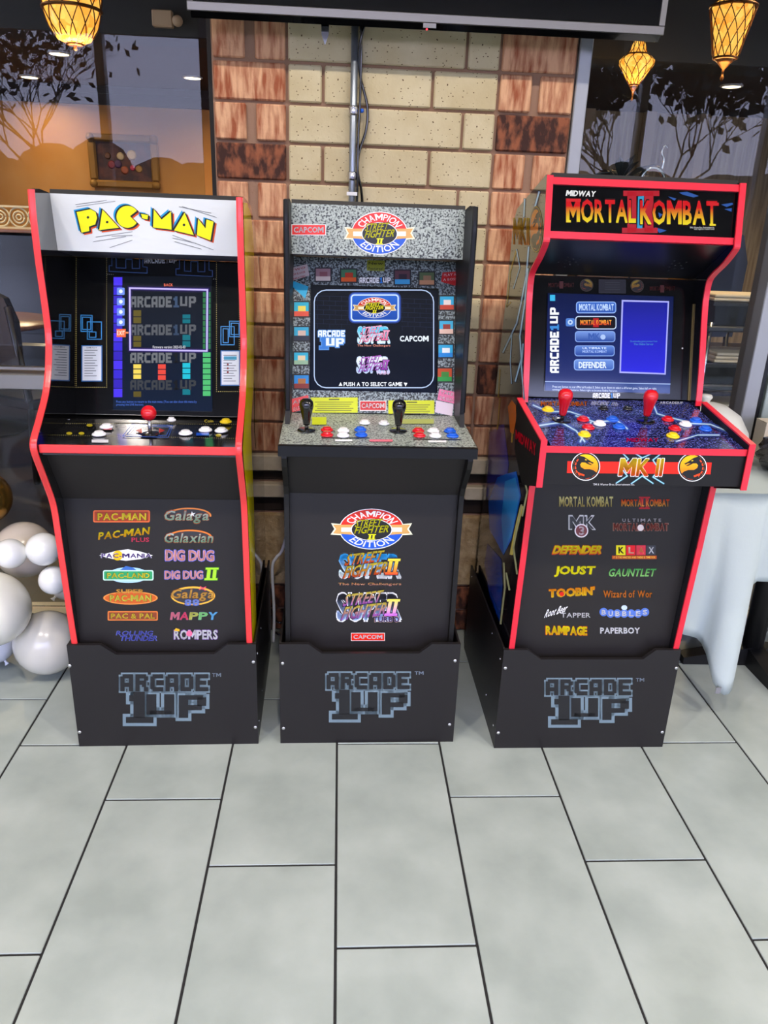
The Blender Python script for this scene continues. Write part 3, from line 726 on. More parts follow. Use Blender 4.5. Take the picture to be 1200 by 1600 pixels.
a.rect(428, 703, 471, 741, 'f0683c', 2); a.txt('EXIT', 431, 711, 467, 732, 'ffe9d8', 3, .03); a.rect(471, 716, 490, 724, 'f0905c', 2)
def glow_bar(x, y0, y1, c, f=1.0):
    n = max(1, round((y1-y0)/26))
    for k in range(n): a.rect(x-18, y0+k*(y1-y0)/n, x+18, y0+(k+1)*(y1-y0)/n-4, tuple(v*f for v in lin(c)), 1)
glow_bar(525, 868, 940, 'e8cf5a'); glow_bar(640, 868, 945, 'e0483c'); glow_bar(755, 862, 940, '20b8d0'); glow_bar(850, 812, 1020, '4fb870'); glow_bar(850, 530, 800, '4fb870', .35)
glow_bar(525, 615, 680, 'e8cf5a', .14); glow_bar(525, 735, 790, 'e8cf5a', .14); glow_bar(755, 635, 680, '20b8d0', .3); glow_bar(755, 730, 790, '20b8d0', .3); glow_bar(525, 995, 1025, 'e8cf5a', .12); glow_bar(755, 985, 1015, '20b8d0', .35)
for y0, y1, c, o in ((550, 602, '63666c', '3a4c68'), (682, 732, '55585e', '33435c'), (814, 862, '6c6f74', '16181c'), (942, 988, '3a3d42', '15171b')):
    inline_logo(a, 492, y0, 800, y1, c, o, 2)
for w, c, l in ((26, '1c1838', .5), (14, '40347c', 3), (7, 'c4b8f4', 4)): a.line([(490, 512), (853, 520), (851, 806), (492, 800)], w, c, l, True)
a.txt('BACK', 650, 490, 692, 503, 'e87058', 2, .03)
a.txt('Firmware version: 2023-02-03', 598, 781, 750, 794, 'd8d8e0', 3, .02)
a.txt('Press any button to return to the main menu. (You can also close this menu by', 427, 1037, 803, 1052, '4a6fd0', 2, .01); a.txt('pressing the LIVE button).', 427, 1052, 555, 1064, '4a6fd0', 2, .01)
a.build('screen_image', scr, P_bz, LIT, 'lit menu screen with coloured bars and grey lettering')
# control deck
a = Art('PM_cp', (40, 280), 3)
a.line([(75, 1222), (232, 1101), (990, 1116)], 2, '8d8f94', 1)
for p, q in (((118, 1200), (985, 1216)), ((190, 1146), (985, 1150))): a.dots(p, q, 10, 3, '8c8450')
for q in ([(455,1206),(500,1150),(690,1156),(668,1212)], [(475,1198),(510,1158),(678,1163),(660,1204)]): a.line(q, 3, '2c4fa0', 1, True)
a.poly([(512, 1180), (545, 1168), (545, 1192)], 'a82a28', 1); a.poly([(655, 1180), (625, 1168), (625, 1192)], 'a82a28', 1)
a.txt('Coin', 838, 1128, 880, 1142, 'b8a83a', 1, .02); a.rect(800, 1190, 860, 1203, '2c50b0', 1); a.rect(365, 1170, 405, 1176, 'a02c30', 1)
for x, y in ((205, 1193), (262, 1193), (300, 1155), (905, 1202)): a.ell(x, y, 14, 7, 'a89a30', 1, n=12)
a.rect(310, 1222, 388, 1236, 'c8c8cc', 1)
a.build('deck_print', cp, P_cp, INK_GLOSS)
joystick(pm, 'PM_cp', (235, 679), P_cp, 'ball', red_pl)
for q in ((166.7, 668), (155, 679.5)): push_button(pm, 'PM_cp', q, P_cp, white_pl, .0145)
push_button(pm, 'PM_cp', (268, 657.5), P_cp, white_pl, .010)
for q in ((290, 678), (321, 673), (346, 674)): push_button(pm, 'PM_cp', q, P_cp, white_pl, .0145)
push_button(pm, 'PM_cp', (353, 660), P_cp, yellow_pl, .0135)
for q in ((108, 656), (78, 679)):
    u, v = Art('PM_cp').uv(q); MB().lathe([(.004, 0), (.003, .002), (.0006, .0024)], 10, (u, -.085+v, .9345+.006*v/.29), (0, 0, 1)).build('screw', chrome, pm)
# title logos on the lower panel
def logo(art, t, box, fill, layer=1, **k): art.txt(t, *box, fill, layer, **k); return art
def place(fn, name='title_print', sheet='PM_lower', org=(40, 680), sc=3, par=None, panel=None):
    art = Art(sheet, org, sc); fn(art); art.build(name, par, panel)
def G(fn): place(fn, par=lower, panel=P_lo)
def f1(a): a.rect(317, 351, 583, 408, 'c8643c', 0, r=8); a.rect(323, 357, 577, 402, '8a3420', .5, r=5); a.txt('PAC-MAN', 338, 364, 566, 398, 'f0cf4a', 2, .06, outline='2a1008')
def f2(a): a.txt('PAC-MAN', 342, 455, 582, 490, 'e8d83a', 2, .06, slope=-.11, c2='d89a20', shear=.1); a.txt('PLUS', 497, 478, 580, 499, 'd8506a', 3, .05)
def f3(a): a.poly([(345, 563), (430, 540), (480, 534), (540, 545), (597, 563), (540, 580), (470, 588), (400, 578)], 'e6e2ec', 0); a.ell(432, 563, 24, 23, 'e8b430', 1); a.txt('PAC-MANIA', 356, 553, 590, 574, '5a3a8a', 2, .04, outline='f0e8f0')
def f4(a): a.ell(482, 655, 96, 37, '9fc4e0', 0); a.poly([(430, 640), (470, 612), (505, 620), (530, 640)], '3a62a8', .3); a.rect(363, 632, 600, 680, 'b8d8c8', .6, r=8); a.rect(368, 637, 595, 675, '2f8f5a', 1, r=6); a.txt('PAC-LAND', 382, 644, 582, 669, 'f0dc50', 2, .06, outline='1c4a30')
def f5(a): a.ell(492, 762, 128, 31, 'd88a4a', 0); a.ell(492, 762, 121, 26, 'b8582c', .5); a.txt('SUPER', 425, 721, 556, 740, 'f0b45a', 2, .05, outline='7a3018'); a.txt('PAC-MAN', 395, 748, 590, 778, 'f4dc60', 2, .06, outline='4a1c10')
def f6(a): a.rect(385, 824, 620, 868, 'd07840', 0, r=6); a.rect(390, 829, 615, 863, '7a3a24', .5, r=4); a.txt('PAC & PAL', 400, 834, 606, 859, 'f0c850', 2, .06, outline='2a140a')
def f7(a):
    a.txt('ROLLING', 428, 917, 595, 936, '4a52b8', 2, .03, shear=.25, outline='9aa0dc'); a.txt('THUNDER', 445, 940, 618, 962, '4a52b8', 2, .03, shear=.25, outline='9aa0dc')
def g1(a): a.ell(765, 375, 106, 36, 'e0884a', 0, 190, 370); a.ell(765, 377, 98, 31, '2b2b2e', .4, 190, 370); a.txt('Galaga', 650, 352, 860, 412, 'dfe6da', 2, .03, shear=.2, outline='c8683a', c2='6fae8a'); a.poly([(780, 355), (784, 365), (798, 362), (787, 371), (792, 380), (781, 373), (772, 380), (776, 369)], 'fff4e0', 3)
def g2(a): a.ell(770, 478, 105, 36, 'd8783c', 0, 190, 365); a.ell(770, 480, 97, 31, '2b2b2e', .4, 190, 365); a.txt('Galaxian', 652, 458, 880, 502, 'd8e4dc', 2, .03, shear=.2, outline='b8623a', c2='7ab08c')
def g3(a): a.txt('DIG DUG', 655, 536, 884, 588, 'f0a8a0', 2, .09, outline='5a6ad0', oo=.06, slope=.01)
def g4(a): a.txt('DIG DUG', 652, 634, 832, 674, 'f0a8a0', 2, .09, outline='5a6ad0', oo=.06); roman_two(a, 842, 620, 902, 678, '9fe040', 2, .12, '2f5a1c')
def g5(a): a.ell(785, 752, 104, 44, 'e8a848', 0); a.ell(785, 753, 95, 36, '2b2b2e', .4); a.txt('Galaga', 682, 722, 884, 776, 'f0b860', 2, .03, shear=.2, outline='8a4a20'); a.txt('88', 745, 768, 815, 798, '8fa4e8', 2.5, .06, outline='2c3f98'); a.line([(815, 722), (845, 710)], 4, 'd84a6a', 3); a.line([(820, 708), (842, 726)], 4, 'd84a6a', 3)
def g6(a):
    for i, (ch, c) in enumerate(zip('MAPPY', ('e8889a', 'e85a7a', 'c8cc6a', '8fd08a', '6fb8e0'))): a.txt(ch, 680+i*44, 828, 722+i*44, 864, c, 2, .07, shear=.15, outline='3a3a5a')
def g7(a): a.txt('ROMPERS', 696, 912, 900, 956, 'e4e6f0', 2, .06, outline='8a5ab0'); a.poly([(695, 915), (705, 903), (722, 908), (722, 918)], 'd8a838', 3); a.ell(768, 928, 14, 14, 'd86a8a', 3)
for fn in (f1, f2, f3, f4, f5, f6, f7, g1, g2, g3, g4, g5, g6, g7): G(fn)
# yellow print on the outer side
a = Art('PM_side'); a.uv = lambda p: p
a.poly([(.10, 1.495), (.2, 1.495), (.29, 1.47), (.35, 1.42), (.36, 1.36), (.33, 1.25), (.31, 1.12), (.26, 1.03), (.19, .97), (.14, .93), (.15, .84), (.17, .7), (.16, .45), (.15, .29), (.026, .29), (.0, .7), (-.012, .78), (-.055, .87), (-.08, .93), (.02, 1.03), (.09, 1.14), (.1, 1.22)], 'e6d020', 0)
a.poly([(.32, 1.25), (.36, 1.2), (.33, 1.1), (.38, 1.02), (.3, .96), (.36, .86), (.28, .82), (.24, .9), (.27, 1.0), (.26, 1.05)], '8a7a14', 1)
a.build('side_print', pm_sides[1], dn(((.2475, 0, 0), (0, 1, 0), (0, 0, 1))), ink_material('side_ink', .06, 0))

# ---------------------------------------------------------------- middle cabinet with speckled panels
sf = cabinet(SFC, SFY, 'arcade cabinet with black trim, speckled grey marquee and two black joysticks')
up = [(.150, 1.505), (.140, 1.46), (.139, 1.414), (.139, 1.345), (.141, 1.282), (.142, 1.22), (.140, 1.16), (.134, 1.10), (.128, 1.05), (.124, .985)]
prof = smooth_prof(up, 4)
HW = .2425
lowp = [(-.052, .93), (-.055, .90), (-.045, .875), (.02, .80), (.032, .775), (.034, .74), (.036, .28)]
for s in (-1, 1):
    sp = side_panel(sf, s*HW-(.013 if s > 0 else 0), s*HW+(.013 if s < 0 else 0), prof, [(.10, .93)]+lowp+[(.55, .28), (.55, 1.28), (.42, 1.44), (.34, 1.49), (.19, 1.509)], black_lam, black_trim, .007)
    pr = edge_offset(lowp, .003)
IX = .229
marq = MB().slab(-IX, IX, (.25, 1.375), (.258, 1.500), .01).build('marquee', speckle, sf)
MB().slab(-IX, IX, (.258, 1.5005), (.42, 1.44), .01).build('top_panel', black_lam, sf)
MB().slab(-IX, IX, (.25, 1.3745), (.37, 1.365), .008).build('speaker_panel', inner_black, sf)
bez = MB().slab(-IX, IX, (.22, .955), (.366, 1.364), .01).build('bezel', speckle_dark_shaded, sf)
deck = MB().prism([(-.068, .9385), (.22, .9525), (.22, .94), (-.068, .925)], -.248, .248, 'x').build('control_panel', speckle, sf)
MB().prism([(-.0715, .937), (-.069, .9385), (.115, .9465), (.115, .922), (-.0715, .9105)], -.2495, .2495, 'x').build('deck_edge', black_trim, sf)
MB().slab(-IX, IX, (.054, .772), (-.03, .912), .012).build('kick_panel', charcoal, sf)
lower = MB().slab(-IX, IX, (.055, .277), (.055, .771), .012).build('lower_panel', charcoal, sf)
MB().box(-IX, IX, .53, .54, .28, 1.27).build('back_panel', inner_black, sf)
P_mq = dn(((0, .25, 1.375), X3, (0, .008, .125))); P_bz = dn(((0, .22, .955), X3, (0, .15, .42))); P_cp = dn(((0, -.07, .94), X3, (0, .29, .0142))); P_lo = dn(((0, .055, .33), X3, (0, 0, 1)))
S = 10/3; O = (420, 290)
def capcom(a, x0, y0, x1, y1, slope=0, red='d8362c', layer=1):
    a.poly([(x0, y0), (x1, y0+slope*(x1-x0)), (x1, y1+slope*(x1-x0)), (x0, y1)], 'f0e4dc', layer); e = (y1-y0)*.06
    a.poly([(x0+e, y0+e), (x1-e, y0+e+slope*(x1-x0)), (x1-e, y1-e+slope*(x1-x0)), (x0+e, y1-e)], red, layer+.5)
    a.txt('CAPCOM', x0+(x1-x0)*.07, y0+(y1-y0)*.24, x1-(x1-x0)*.07, y1-(y1-y0)*.24, 'fdf6f0', layer+1, .05, slope=slope)
a = Art('SF_marquee', O, S); capcom(a, 118, 201, 298, 258); a.build('maker_print', marq, P_mq)
a = Art('SF_marquee', O, S); champion_logo(a, 577, 247, 143, 108); a.build('title_print', marq, P_mq, label='oval red and blue CHAMPION EDITION emblem')
# bezel stickers
def pic(x0, y0, x1, y1, c, c2, c3):
    a = Art('SF_bezel', O, S); a.rect(x0, y0, x1, y1, '16181c', 0); a.rect(x0+7, y0+7, x1-7, y1-7, c, .6)
    a.rect(x0+7, y0+(y1-y0)*.62, x1-7, y1-7, c2, 1); a.rect(x0+(x1-x0)*.3, y0+(y1-y0)*.3, x1-(x1-x0)*.25, y0+(y1-y0)*.62, c3, 1)
    a.build('picture_sticker', bez, P_bz)
for q in ((238,425,328,502,'8a6a70','c8b8b0','7a4a50'), (370,430,462,507,'3a6a4a','c85a30','a83a28'), (650,435,742,520,'503038','3f8fc0','281c28'), (778,445,868,522,'4a5a3a','b08060','8a6a50'),
          (125,600,215,687,'2fa8c0','d85a48','e8d060'), (125,730,215,812,'3a9fc0','20283a','c8b0a0'), (125,862,212,938,'38a8c4','8fb090','d8c8a0'), (125,980,215,1062,'2f7fc0','7a2c20','a06a38'),
          (885,570,970,652,'38a0c8','b84838','e8d8d0'), (882,697,967,778,'48a8cc','d8b8a8','8a3a34'), (877,822,965,900,'3aa0cc','3080c8','dce4e8'), (872,945,960,1026,'b04a28','2f8f40','3a7a30')): pic(*q)
def sticker(q, c, lines, tc='f4eeee'):
    a = Art('SF_bezel', O, S); a.poly(q, c, 0); (x0, y0), (x1, y1), (x2, y2), (x3, y3) = q; n = len(lines)
    sl = (y1-y0)/(x1-x0)
    for i, t in enumerate(lines):
        f0 = (i+.2)/n; f1 = (i+.85)/n
        a.txt(t, x0+(x3-x0)*f0+8, y0+(y3-y0)*f0+3, x1-10, y0+(y3-y0)*f1, tc, 1, .03, slope=sl)
    a.build('sticker_print', bez, P_bz)
sticker([(108, 430), (200, 408), (212, 468), (114, 497)], 'b8a8a8', ['TWO', 'NEW FLAVOR', 'CHARACTERS'], 'a02c34')
sticker([(112, 515), (130, 497), (207, 525), (190, 588)], '3aa8d0', [], 'e8f4f8')
sticker([(905, 452), (995, 446), (985, 525), (897, 500)], 'b03030', ['PLAY AS', 'A BOSS!'], 'f0d8d8')
sticker([(115, 1112), (205, 1090), (215, 1158), (122, 1180)], 'd05050', ['ALL', 'FEATURED'], 'f0d0d0')
sticker([(888, 1058), (972, 1075), (965, 1135), (878, 1115)], 'd8789a', ['TAKE', 'THE LEAD'], 'f8e0e8')
sticker([(872, 1118), (962, 1138), (955, 1200), (865, 1180)], 'd8c8d0', [], 'f8e0e8')
sticker([(512, 388), (605, 390), (603, 445), (511, 442)], '6f7420', ['New', 'Features!'], '22240c')
for x0, y0, x1, y1 in ((218, 1103, 463, 1182), (623, 1118, 862, 1188)):
    a = Art('SF_bezel', O, S); a.rect(x0, y0, x1, y1, 'b8c020', 0); a.rect(x0+95, y0+7, x0+150, y0+13, '4a4c10', 1)
    for k in range(5): a.rect(x0+22+(k % 2)*12, y0+22+k*11, x1-22-(k % 3)*10, y0+26+k*11, '6a6c18', 1)
    a.build('instruction_print', bez, P_bz)
a = Art('SF_bezel', O, S); capcom(a, 473, 1120, 612, 1172, red='b0302c'); a.build('maker_print', bez, P_bz)
a = Art('SF_bezel', O, S); inline_logo(a, 469, 475, 638, 511, '15171c', '15171c', 0); a.rect(469, 476, 638, 510, '2a2d33', -.5); inline_logo(a, 472, 478, 635, 508, 'e4e6ea', '3a7fd0', 2); a.build('maker_print', bez, P_bz)
# screen
def on(P0, d, v): return (P0[0]+d[0]*v, P0[1]+d[1]*v)
d_ = Vector((.15, .42)).normalized()
scr = MB().slab(-.181, .181, on((.218, .955), d_, .062), on((.218, .955), d_, .357), .004).build('screen', screen_off, sf)
def super_logo(a, x0, y0, x1, y1, c1, c2, o, t1, t2, layer=1):
    w = x1-x0; h = y1-y0
    a.txt('SUPER', x0, y0, x1, y1, c1, layer, .1, c2=c2, mid=.2, outline=o, oo=.03)
    a.txt('STREET', x0+w*.12, y0+h*.04, x0+w*.70, y0+h*.47, t1, layer+2.4, .04, shear=.4, slope=-.12, outline='20141c', c2=t2)
    a.txt('FIGHTER', x0+w*.10, y0+h*.50, x0+w*.78, y0+h*.97, t1, layer+3.2, .04, shear=.4, slope=-.12, outline='20141c', c2=t2)
    roman_two(a, x0+w*.76, y0+h*.2, x0+w*.96, y0+h*.82, t1, layer+4.2, .2, '20141c', t2)
a = Art('SF_bezel', O, S, lift=9)
a.poly([(218, 520), (880, 545), (870, 1078), (216, 1062)], '0b0e18', 0, '101628')
for k in range(7):
    y = 575+k*24; a.line([(240, y), (425, y+6)], 2, '232b44', .5); a.line([(690, y+14), (855, y+20)], 2, '232b44', .5)
    for j in range(3): x = 255+j*62+(k % 2)*30; a.line([(x, y+1), (x, y+24)], 2, '232b44', .5); x += 440; a.line([(x, y+16), (x, y+38)], 2, '232b44', .5)
a.line(a.rr(237, 545, 858, 1053, 62), 5, 'b9cdf2', 1, True)
for e, c, l in ((16, '27408c', 1), (9, '5f86e8', 1.5), (4, 'cfe4ff', 2)): a.poly(a.rr(432-e, 572-e, 672+e, 702+e, 14+e), c, l)
a.rect(434, 574, 670, 700, '2a62c8', 2.5, '1c48a8', r=12)
champion_logo(a, 550, 637, 88, 52, 3)
stacked_logo(a, 252, 752, 402, 862, 'e8f0fc', '5a8fd8', '3a78d0', 2)
super_logo(a, 462, 737, 632, 822, '58c8f0', 'e8f4fc', 'a8d0f0', 'f0a8c8', 'e06a98', 2); a.txt('The New Challengers', 462, 828, 632, 842, 'd88a7a', 3, .03)
a.txt('CAPCOM', 682, 783, 832, 813, 'dfe8f4', 2, .07)
super_logo(a, 457, 893, 630, 975, 'e8eefa', '9fb8ec', 'c8d8f8', 'b86ac8', '8a3aa8', 2); a.txt('TURBO', 560, 965, 628, 985, 'e8c8f0', 7, .04)
a.txt('PUSH A TO SELECT GAME', 390, 1024, 694, 1045, 'f0f4fc', 2, .05)
a.poly([(364, 1043), (374, 1024), (384, 1043)], 'f0f4fc', 2); a.poly([(702, 1026), (722, 1028), (712, 1047)], 'f0f4fc', 2)
a.build('screen_image', scr, P_bz, LIT, 'lit game selection screen on dark blue')
# deck prints, sticks and buttons
a = Art('SF_cp', O, S)
for x0, y0, x1, y1, c in ((225, 1205, 300, 1245, 'b8c42a'), (525, 1322, 645, 1334, 'd06a78'), (345, 1322, 435, 1332, 'e4e6ea'), (830, 1328, 925, 1338, 'e4e6ea'), (690, 1216, 860, 1240, '9aa060')):
    a = Art('SF_cp', O, S); a.rect(x0, y0, x1, y1, c, 1); a.build('deck_print', deck, P_cp)
for x0, x1, y in ((275, 520, 1312), (755, 1000, 1320)): a = Art('SF_cp', O, S); a.line([(x0, y), (x1, y+2)], 4, '202226', 1); a.build('deck_line', deck, P_cp)
for q in ((479, 672), (622, 673)):
    u, v = Art('SF_cp').uv(q); joystick(sf, 'SF_cp', q, P_cp, 'bat', black_pl)
for q, m in (((511, 672), red_pl), ((511, 680), red_pl), ((536.4, 673.5), white_pl), ((536, 681), white_pl), ((563, 672), blue_pl), ((564.6, 680), blue_pl), ((653.4, 673.5), red_pl), ((655.5, 681), red_pl), ((677, 674), white_pl), ((680, 681.5), white_pl), ((703, 674), blue_pl), ((707, 681.5), blue_pl)):
    push_button(sf, 'SF_cp', q, P_cp, m, .0135)
for q in ((570, 661), (600, 662)): push_button(sf, 'SF_cp', q, P_cp, white_pl, .0125)
# lower titles
OS = (420, 680); SS = 3.2
def T(fn, lab=None):
    a = Art('SF_lower', OS, SS); fn(a); a.build('title_print', lower, P_lo, label=lab)
T(lambda a: champion_logo(a, 514, 468, 158, 98))
T(lambda a: (super_logo(a, 350, 590, 664, 718, '3a9ad8', 'eef6fa', '2b2b2e', 'fcd850', 'f0503a'), a.txt('The New Challengers', 347, 736, 662, 752, 'e8b060', 3, .04, c2='e8a0a0')))
T(lambda a: (super_logo(a, 340, 790, 662, 926, '1c1c26', 'a8c0e8', 'e4e8f4', 'fcd850', 'b860d0'), a.txt('TURBO', 520, 904, 652, 932, '4a3a78', 7, .05, outline='f0c0a0')))
T(lambda a: capcom(a, 411, 987, 580, 1027))

# ---------------------------------------------------------------- cabinet framed in crimson
mk = cabinet(MKC, MKY, 'arcade cabinet framed in crimson trim with two red bat joysticks')
c0 = .006; HW = .248
up = [(.118, 1.582), (.108, 1.53), (.09, 1.44), (.094, 1.428), (.135, 1.395), (.185, 1.365), (.205, 1.345), (.208, 1.31), (.2, 1.26), (.16, 1.112), (.142, 1.02)]
prof = [up[0], up[1], up[2]]+smooth_prof(up[2:], 4)[1:]
lowf = [(-.022, .85), (-.01, .64), (.015, .28)]
pmid = prof+[(.12, .985), (-.022, .90)]
mks = []
for s in (-1, 1):
    x0, x1 = (c0-HW, c0-HW+.014) if s < 0 else (c0+HW-.014, c0+HW)
    sp = MB().prism(prof+[(.13, .985), (-.025, .9)]+lowf+[(.555, .28), (.555, .54), (.50, .95), (.46, 1.29), (.455, 1.47), (.42, 1.51), (.13, 1.584)], x0, x1, 'x').build('side_panel', side_gloss_m, mk)
    mks.append(sp)
    for pr in (prof, lowf):
        fo = edge_offset(pr, .004); fi = edge_offset(pr, -.001)
        if fo[len(fo)//2][0] > pr[len(pr)//2][0]: fo = edge_offset(pr, -.004); fi = edge_offset(pr, .001)
        n = len(pr); vs = []; e = .0008
        for a_, b_ in zip(fo, fi): vs += [(x0-e, *b_), (x0-e, *a_), (x1+e, *a_), (x1+e, *b_)]
        MB().add(vs, [(i*4+j, i*4+(j+1) % 4, (i+1)*4+(j+1) % 4, (i+1)*4+j) for i in range(n-1) for j in range(4)]+[(0, 1, 2, 3), tuple((n-1)*4+3-j for j in range(4))]).build('edge_trim', red_trim2, sp)
XL, XR = c0-HW+.0145, c0+HW-.0145
marq = MB().slab(XL, XR, (.102, 1.455), (.124, 1.566), .01).build('marquee', mat('black_marquee_panel', '060608', .1), mk)
mk_dir = Vector((.025, .13)).normalized()
MB().slab(XL, XR, (.094, 1.440), (.097, 1.456), .018).build('marquee_rail', red_trim2, mk)
MB().slab(XL, XR, (.115, 1.563), (.118, 1.579), .018).build('marquee_rail', red_trim2, mk)
MB().slab(XL, XR, (.128, 1.5795), (.42, 1.509), .01).build('top_panel', black_lam, mk)
spk = MB().slab(XL, XR, (.108, 1.4395), (.277, 1.345), .008).build('speaker_panel', inner_black, mk)
bez = MB().slab(XL, XR, (.188, 1.026), (.277, 1.342), .01).build('bezel', bezel_m, mk)
MB().slab(XR-.003, XR, (.184, 1.026), (.256, 1.28), .003).build('bezel_bead', mat('brass_bead', 'a88f5a', .3, 1), mk)
cpp = MB().prism([(-.146, .9775), (.188, 1.0216), (.188, 1.008), (-.146, .964)], XL-.005, XR+.005, 'x').build('control_panel', storm, mk)
bf = MB().box(-.247, .247, -.146, -.134, .884, .9635).build('box_front', black_lam, mk)
MB().box(-.247, .247, -.1495, -.1465, .9635, .9795).build('deck_trim', red_trim2, mk)
MB().slab(-.247, .247, (-.13, .884), (.0, .846), .008).build('box_bottom', black_lam, mk)
for s in (-1, 1):
    x0, x1 = (-.261, -.2475) if s < 0 else (.2475, .261)
    o_ = [(-.152, .990), (-.152, .880), (-.02, .838), (.10, .90), (.125, 1.032)]
    bs = MB().prism(o_, x0, x1, 'x').build('box_side', black_lam, mk)
    for pr in ([(.125, 1.0325), (-.1525, .991), (-.1525, .878)],):
        fo = [(.125, 1.036), (-.156, .9945), (-.156, .878)]
        vs = []
        for a_, b_ in zip(fo, pr): vs += [(x0-.0008, *b_), (x0-.0008, *a_), (x1+.0008, *a_), (x1+.0008, *b_)]
        MB().add(vs, [(i*4+j, i*4+(j+1) % 4, (i+1)*4+(j+1) % 4, (i+1)*4+j) for i in range(2) for j in range(4)]+[(0, 1, 2, 3), (11, 10, 9, 8)]).build('edge_trim', red_trim2, bs)
    if s < 0: bsl = bs
lower = MB().slab(XL, XR, (.0398, .277), (.0195, .84), .012).build('lower_panel', charcoal, mk)
MB().box(XL, XR, .46, .47, .28, 1.28).build('back_panel', inner_black, mk)
P_mq = dn(((0, .10, 1.445), X3, (0, .025, .13))); P_bz = dn(((0, .188, 1.026), X3, (0, .071, .252))); P_cp = dn(((0, -.145, .978), X3, (0, .333, .044)))
P_bf = dn(((0, -.146, .885), X3, (0, 0, 1))); P_lo = dn(((0, .038, .33), X3, (0, -.018, .49)))
OM = (790, 260)
a = Art('MK_marquee', OM, 3)
for q in (((812,122),(850,118),(905,138),(880,145),(830,132)), ((1010,178),(1062,170),(1066,178),(1035,190)), ((1025,200),(1060,195),(1058,212)), ((700,285),(755,300),(720,312)), ((760,140),(800,150),(790,160)), ((715,215),(735,225),(720,240))): a.poly(q, '2a58a8', .5)
for x0, x1 in ((570, 612), (650, 692)): a.rect(x0, 118, x1, 308, 'b81424', 1)
a.rect(551, 113, 720, 138, 'b81424', 1); a.rect(545, 287, 712, 312, 'b81424', 1); a.poly([(620, 140), (648, 138), (640, 290), (616, 290)], '2f9fd0', 1)
a.txt('MIDWAY', 283, 111, 421, 138, 'f4f4f4', 2, .07, shear=.2, slope=.03)
a.txt('MORTAL', 283, 152, 610, 262, 'd81a20', 2, .05, slope=.012, c2='f8e82a', mid=.3, outline='2a0808')
a.txt('KOMBAT', 630, 157, 990, 272, 'd81a20', 2, .05, slope=.012, c2='f8e82a', mid=.3, outline='2a0808')
for x0, y0, x1, y1 in ((283, 150, 352, 165), (950, 168, 998, 184), (283, 250, 305, 262), (955, 268, 984, 278)): a.poly([(x0, y0), (x1, y0+2), (x1, y1), (x0, y1)], 'd81a20' if y0 < 200 else 'f8e02a', 3)
a.txt('TM & Warner Bros. Entertainment Inc.', 862, 282, 978, 290, 'd8d8d8', 2, .02); a.txt('All rights reserved.', 882, 291, 978, 298, 'd8d8d8', 2, .02); a.txt('MORTAL KOMBAT', 215, 302, 322, 308, '7a1a1a', 2, .02)
a.build('marquee_print', marq, P_mq, BACKLIT, 'red to yellow MORTAL KOMBAT II lettering')
# speaker holes
for cx in (-.135, .15):
    for k in range(13):
        r = .0 if k == 0 else (.016 if k < 6 else .03); t = k*1.256+(.5 if k > 5 else 0)
        p = Vector((.108, 1.4395)).lerp(Vector((.277, 1.345)), .62+r*math.sin(t)*5)
        MB().lathe([(.0028, 0), (.0022, .0006), (.0009, .0007)], 8, (cx+r*math.cos(t), p.x-.0005, p.y), (0, -.49, -.87)).build('speaker_hole', mat('hole_rim', '3a3a3c', .4, .4), spk)
a = Art('MK_bezel', OM, 3)
def BZ(fn): a = Art('MK_bezel', OM, 3); fn(a); a.build('bezel_print', bez, P_bz)
BZ(lambda a: (a.txt('MORTAL KOMBAT', 200, 545, 320, 566, '5a2018', 1, .04), a.rect(252, 538, 270, 572, '4a1414', .5)))
BZ(lambda a: (a.txt('MORTAL KOMBAT', 675, 562, 793, 582, '5a2018', 1, .04), a.rect(724, 556, 742, 590, '4a1414', .5)))
BZ(lambda a: dragon_logo(a, 379, 556, 29, 28, 1, True, '8f7a24', '6a2a14', '4a4030')); BZ(lambda a: dragon_logo(a, 616, 560, 29, 28, 1, False, '8f7a24', '6a2a14', '4a4030'))
BZ(lambda a: inline_logo(a, 408, 1062, 536, 1086, 'd4d8de', '4a7fc0')); BZ(lambda a: a.ell(828, 852, 4, 4, '9a9a9a', 1, n=10))
a.rect(437, 530, 562, 594, '15151a', .5); a.line([(437, 530), (562, 533), (562, 594), (437, 592)], 2, '2c2c30', 1, True)
for k in range(4): a.rect(465, 542+k*11, 535, 545+k*11, '2e2e32', 1)
a.build('bezel_print', bez, P_bz)
d2 = Vector((.071, .252)).normalized()
scr = MB().slab(-.173, .184, on((.186, 1.026), d2, .016), on((.186, 1.026), d2, .281), .004).build('screen', screen_off, mk)
a = Art('MK_bezel', OM, 3, lift=9)
a.poly([(197, 594), (785, 610), (768, 1064), (183, 1050)], '0a1440', 0, '12266e')
a.poly([(185, 1010), (768, 1022), (767, 1062), (183, 1050)], '1c3a80', 1); a.line([(185, 1008), (768, 1020)], 4, '9ab0e0', 2)
a.txt('Press any button to start Mortal Kombat II. Select up or down to select a different game. Select left or right', 218, 1026, 704, 1040, 'c8d4f0', 2, .02, slope=.02); a.txt('settings for extra features. Select right to browse Online Features.', 218, 1041, 522, 1053, 'c8d4f0', 2, .02, slope=.02)
inline_logo(a, 206, 662, 248, 968, 'eef2fa', '3a86d0', 2, up=True); a.rect(206, 603, 230, 631, '3ab0e0', 2)
def card(x0, y0, x1, y1, c, c2, b):
    a.poly(a.rr(x0-4, y0-4, x1+4, y1+4, 14), b, 1.5); a.poly(a.rr(x0, y0, x1, y1, 11), c, 2, c2)
card(332, 638, 512, 685, '3a66c0', '2c52a8', '8fb0f0'); a.txt('MORTAL KOMBAT', 342, 645, 504, 677, 'b8d0fa', 3, .05)
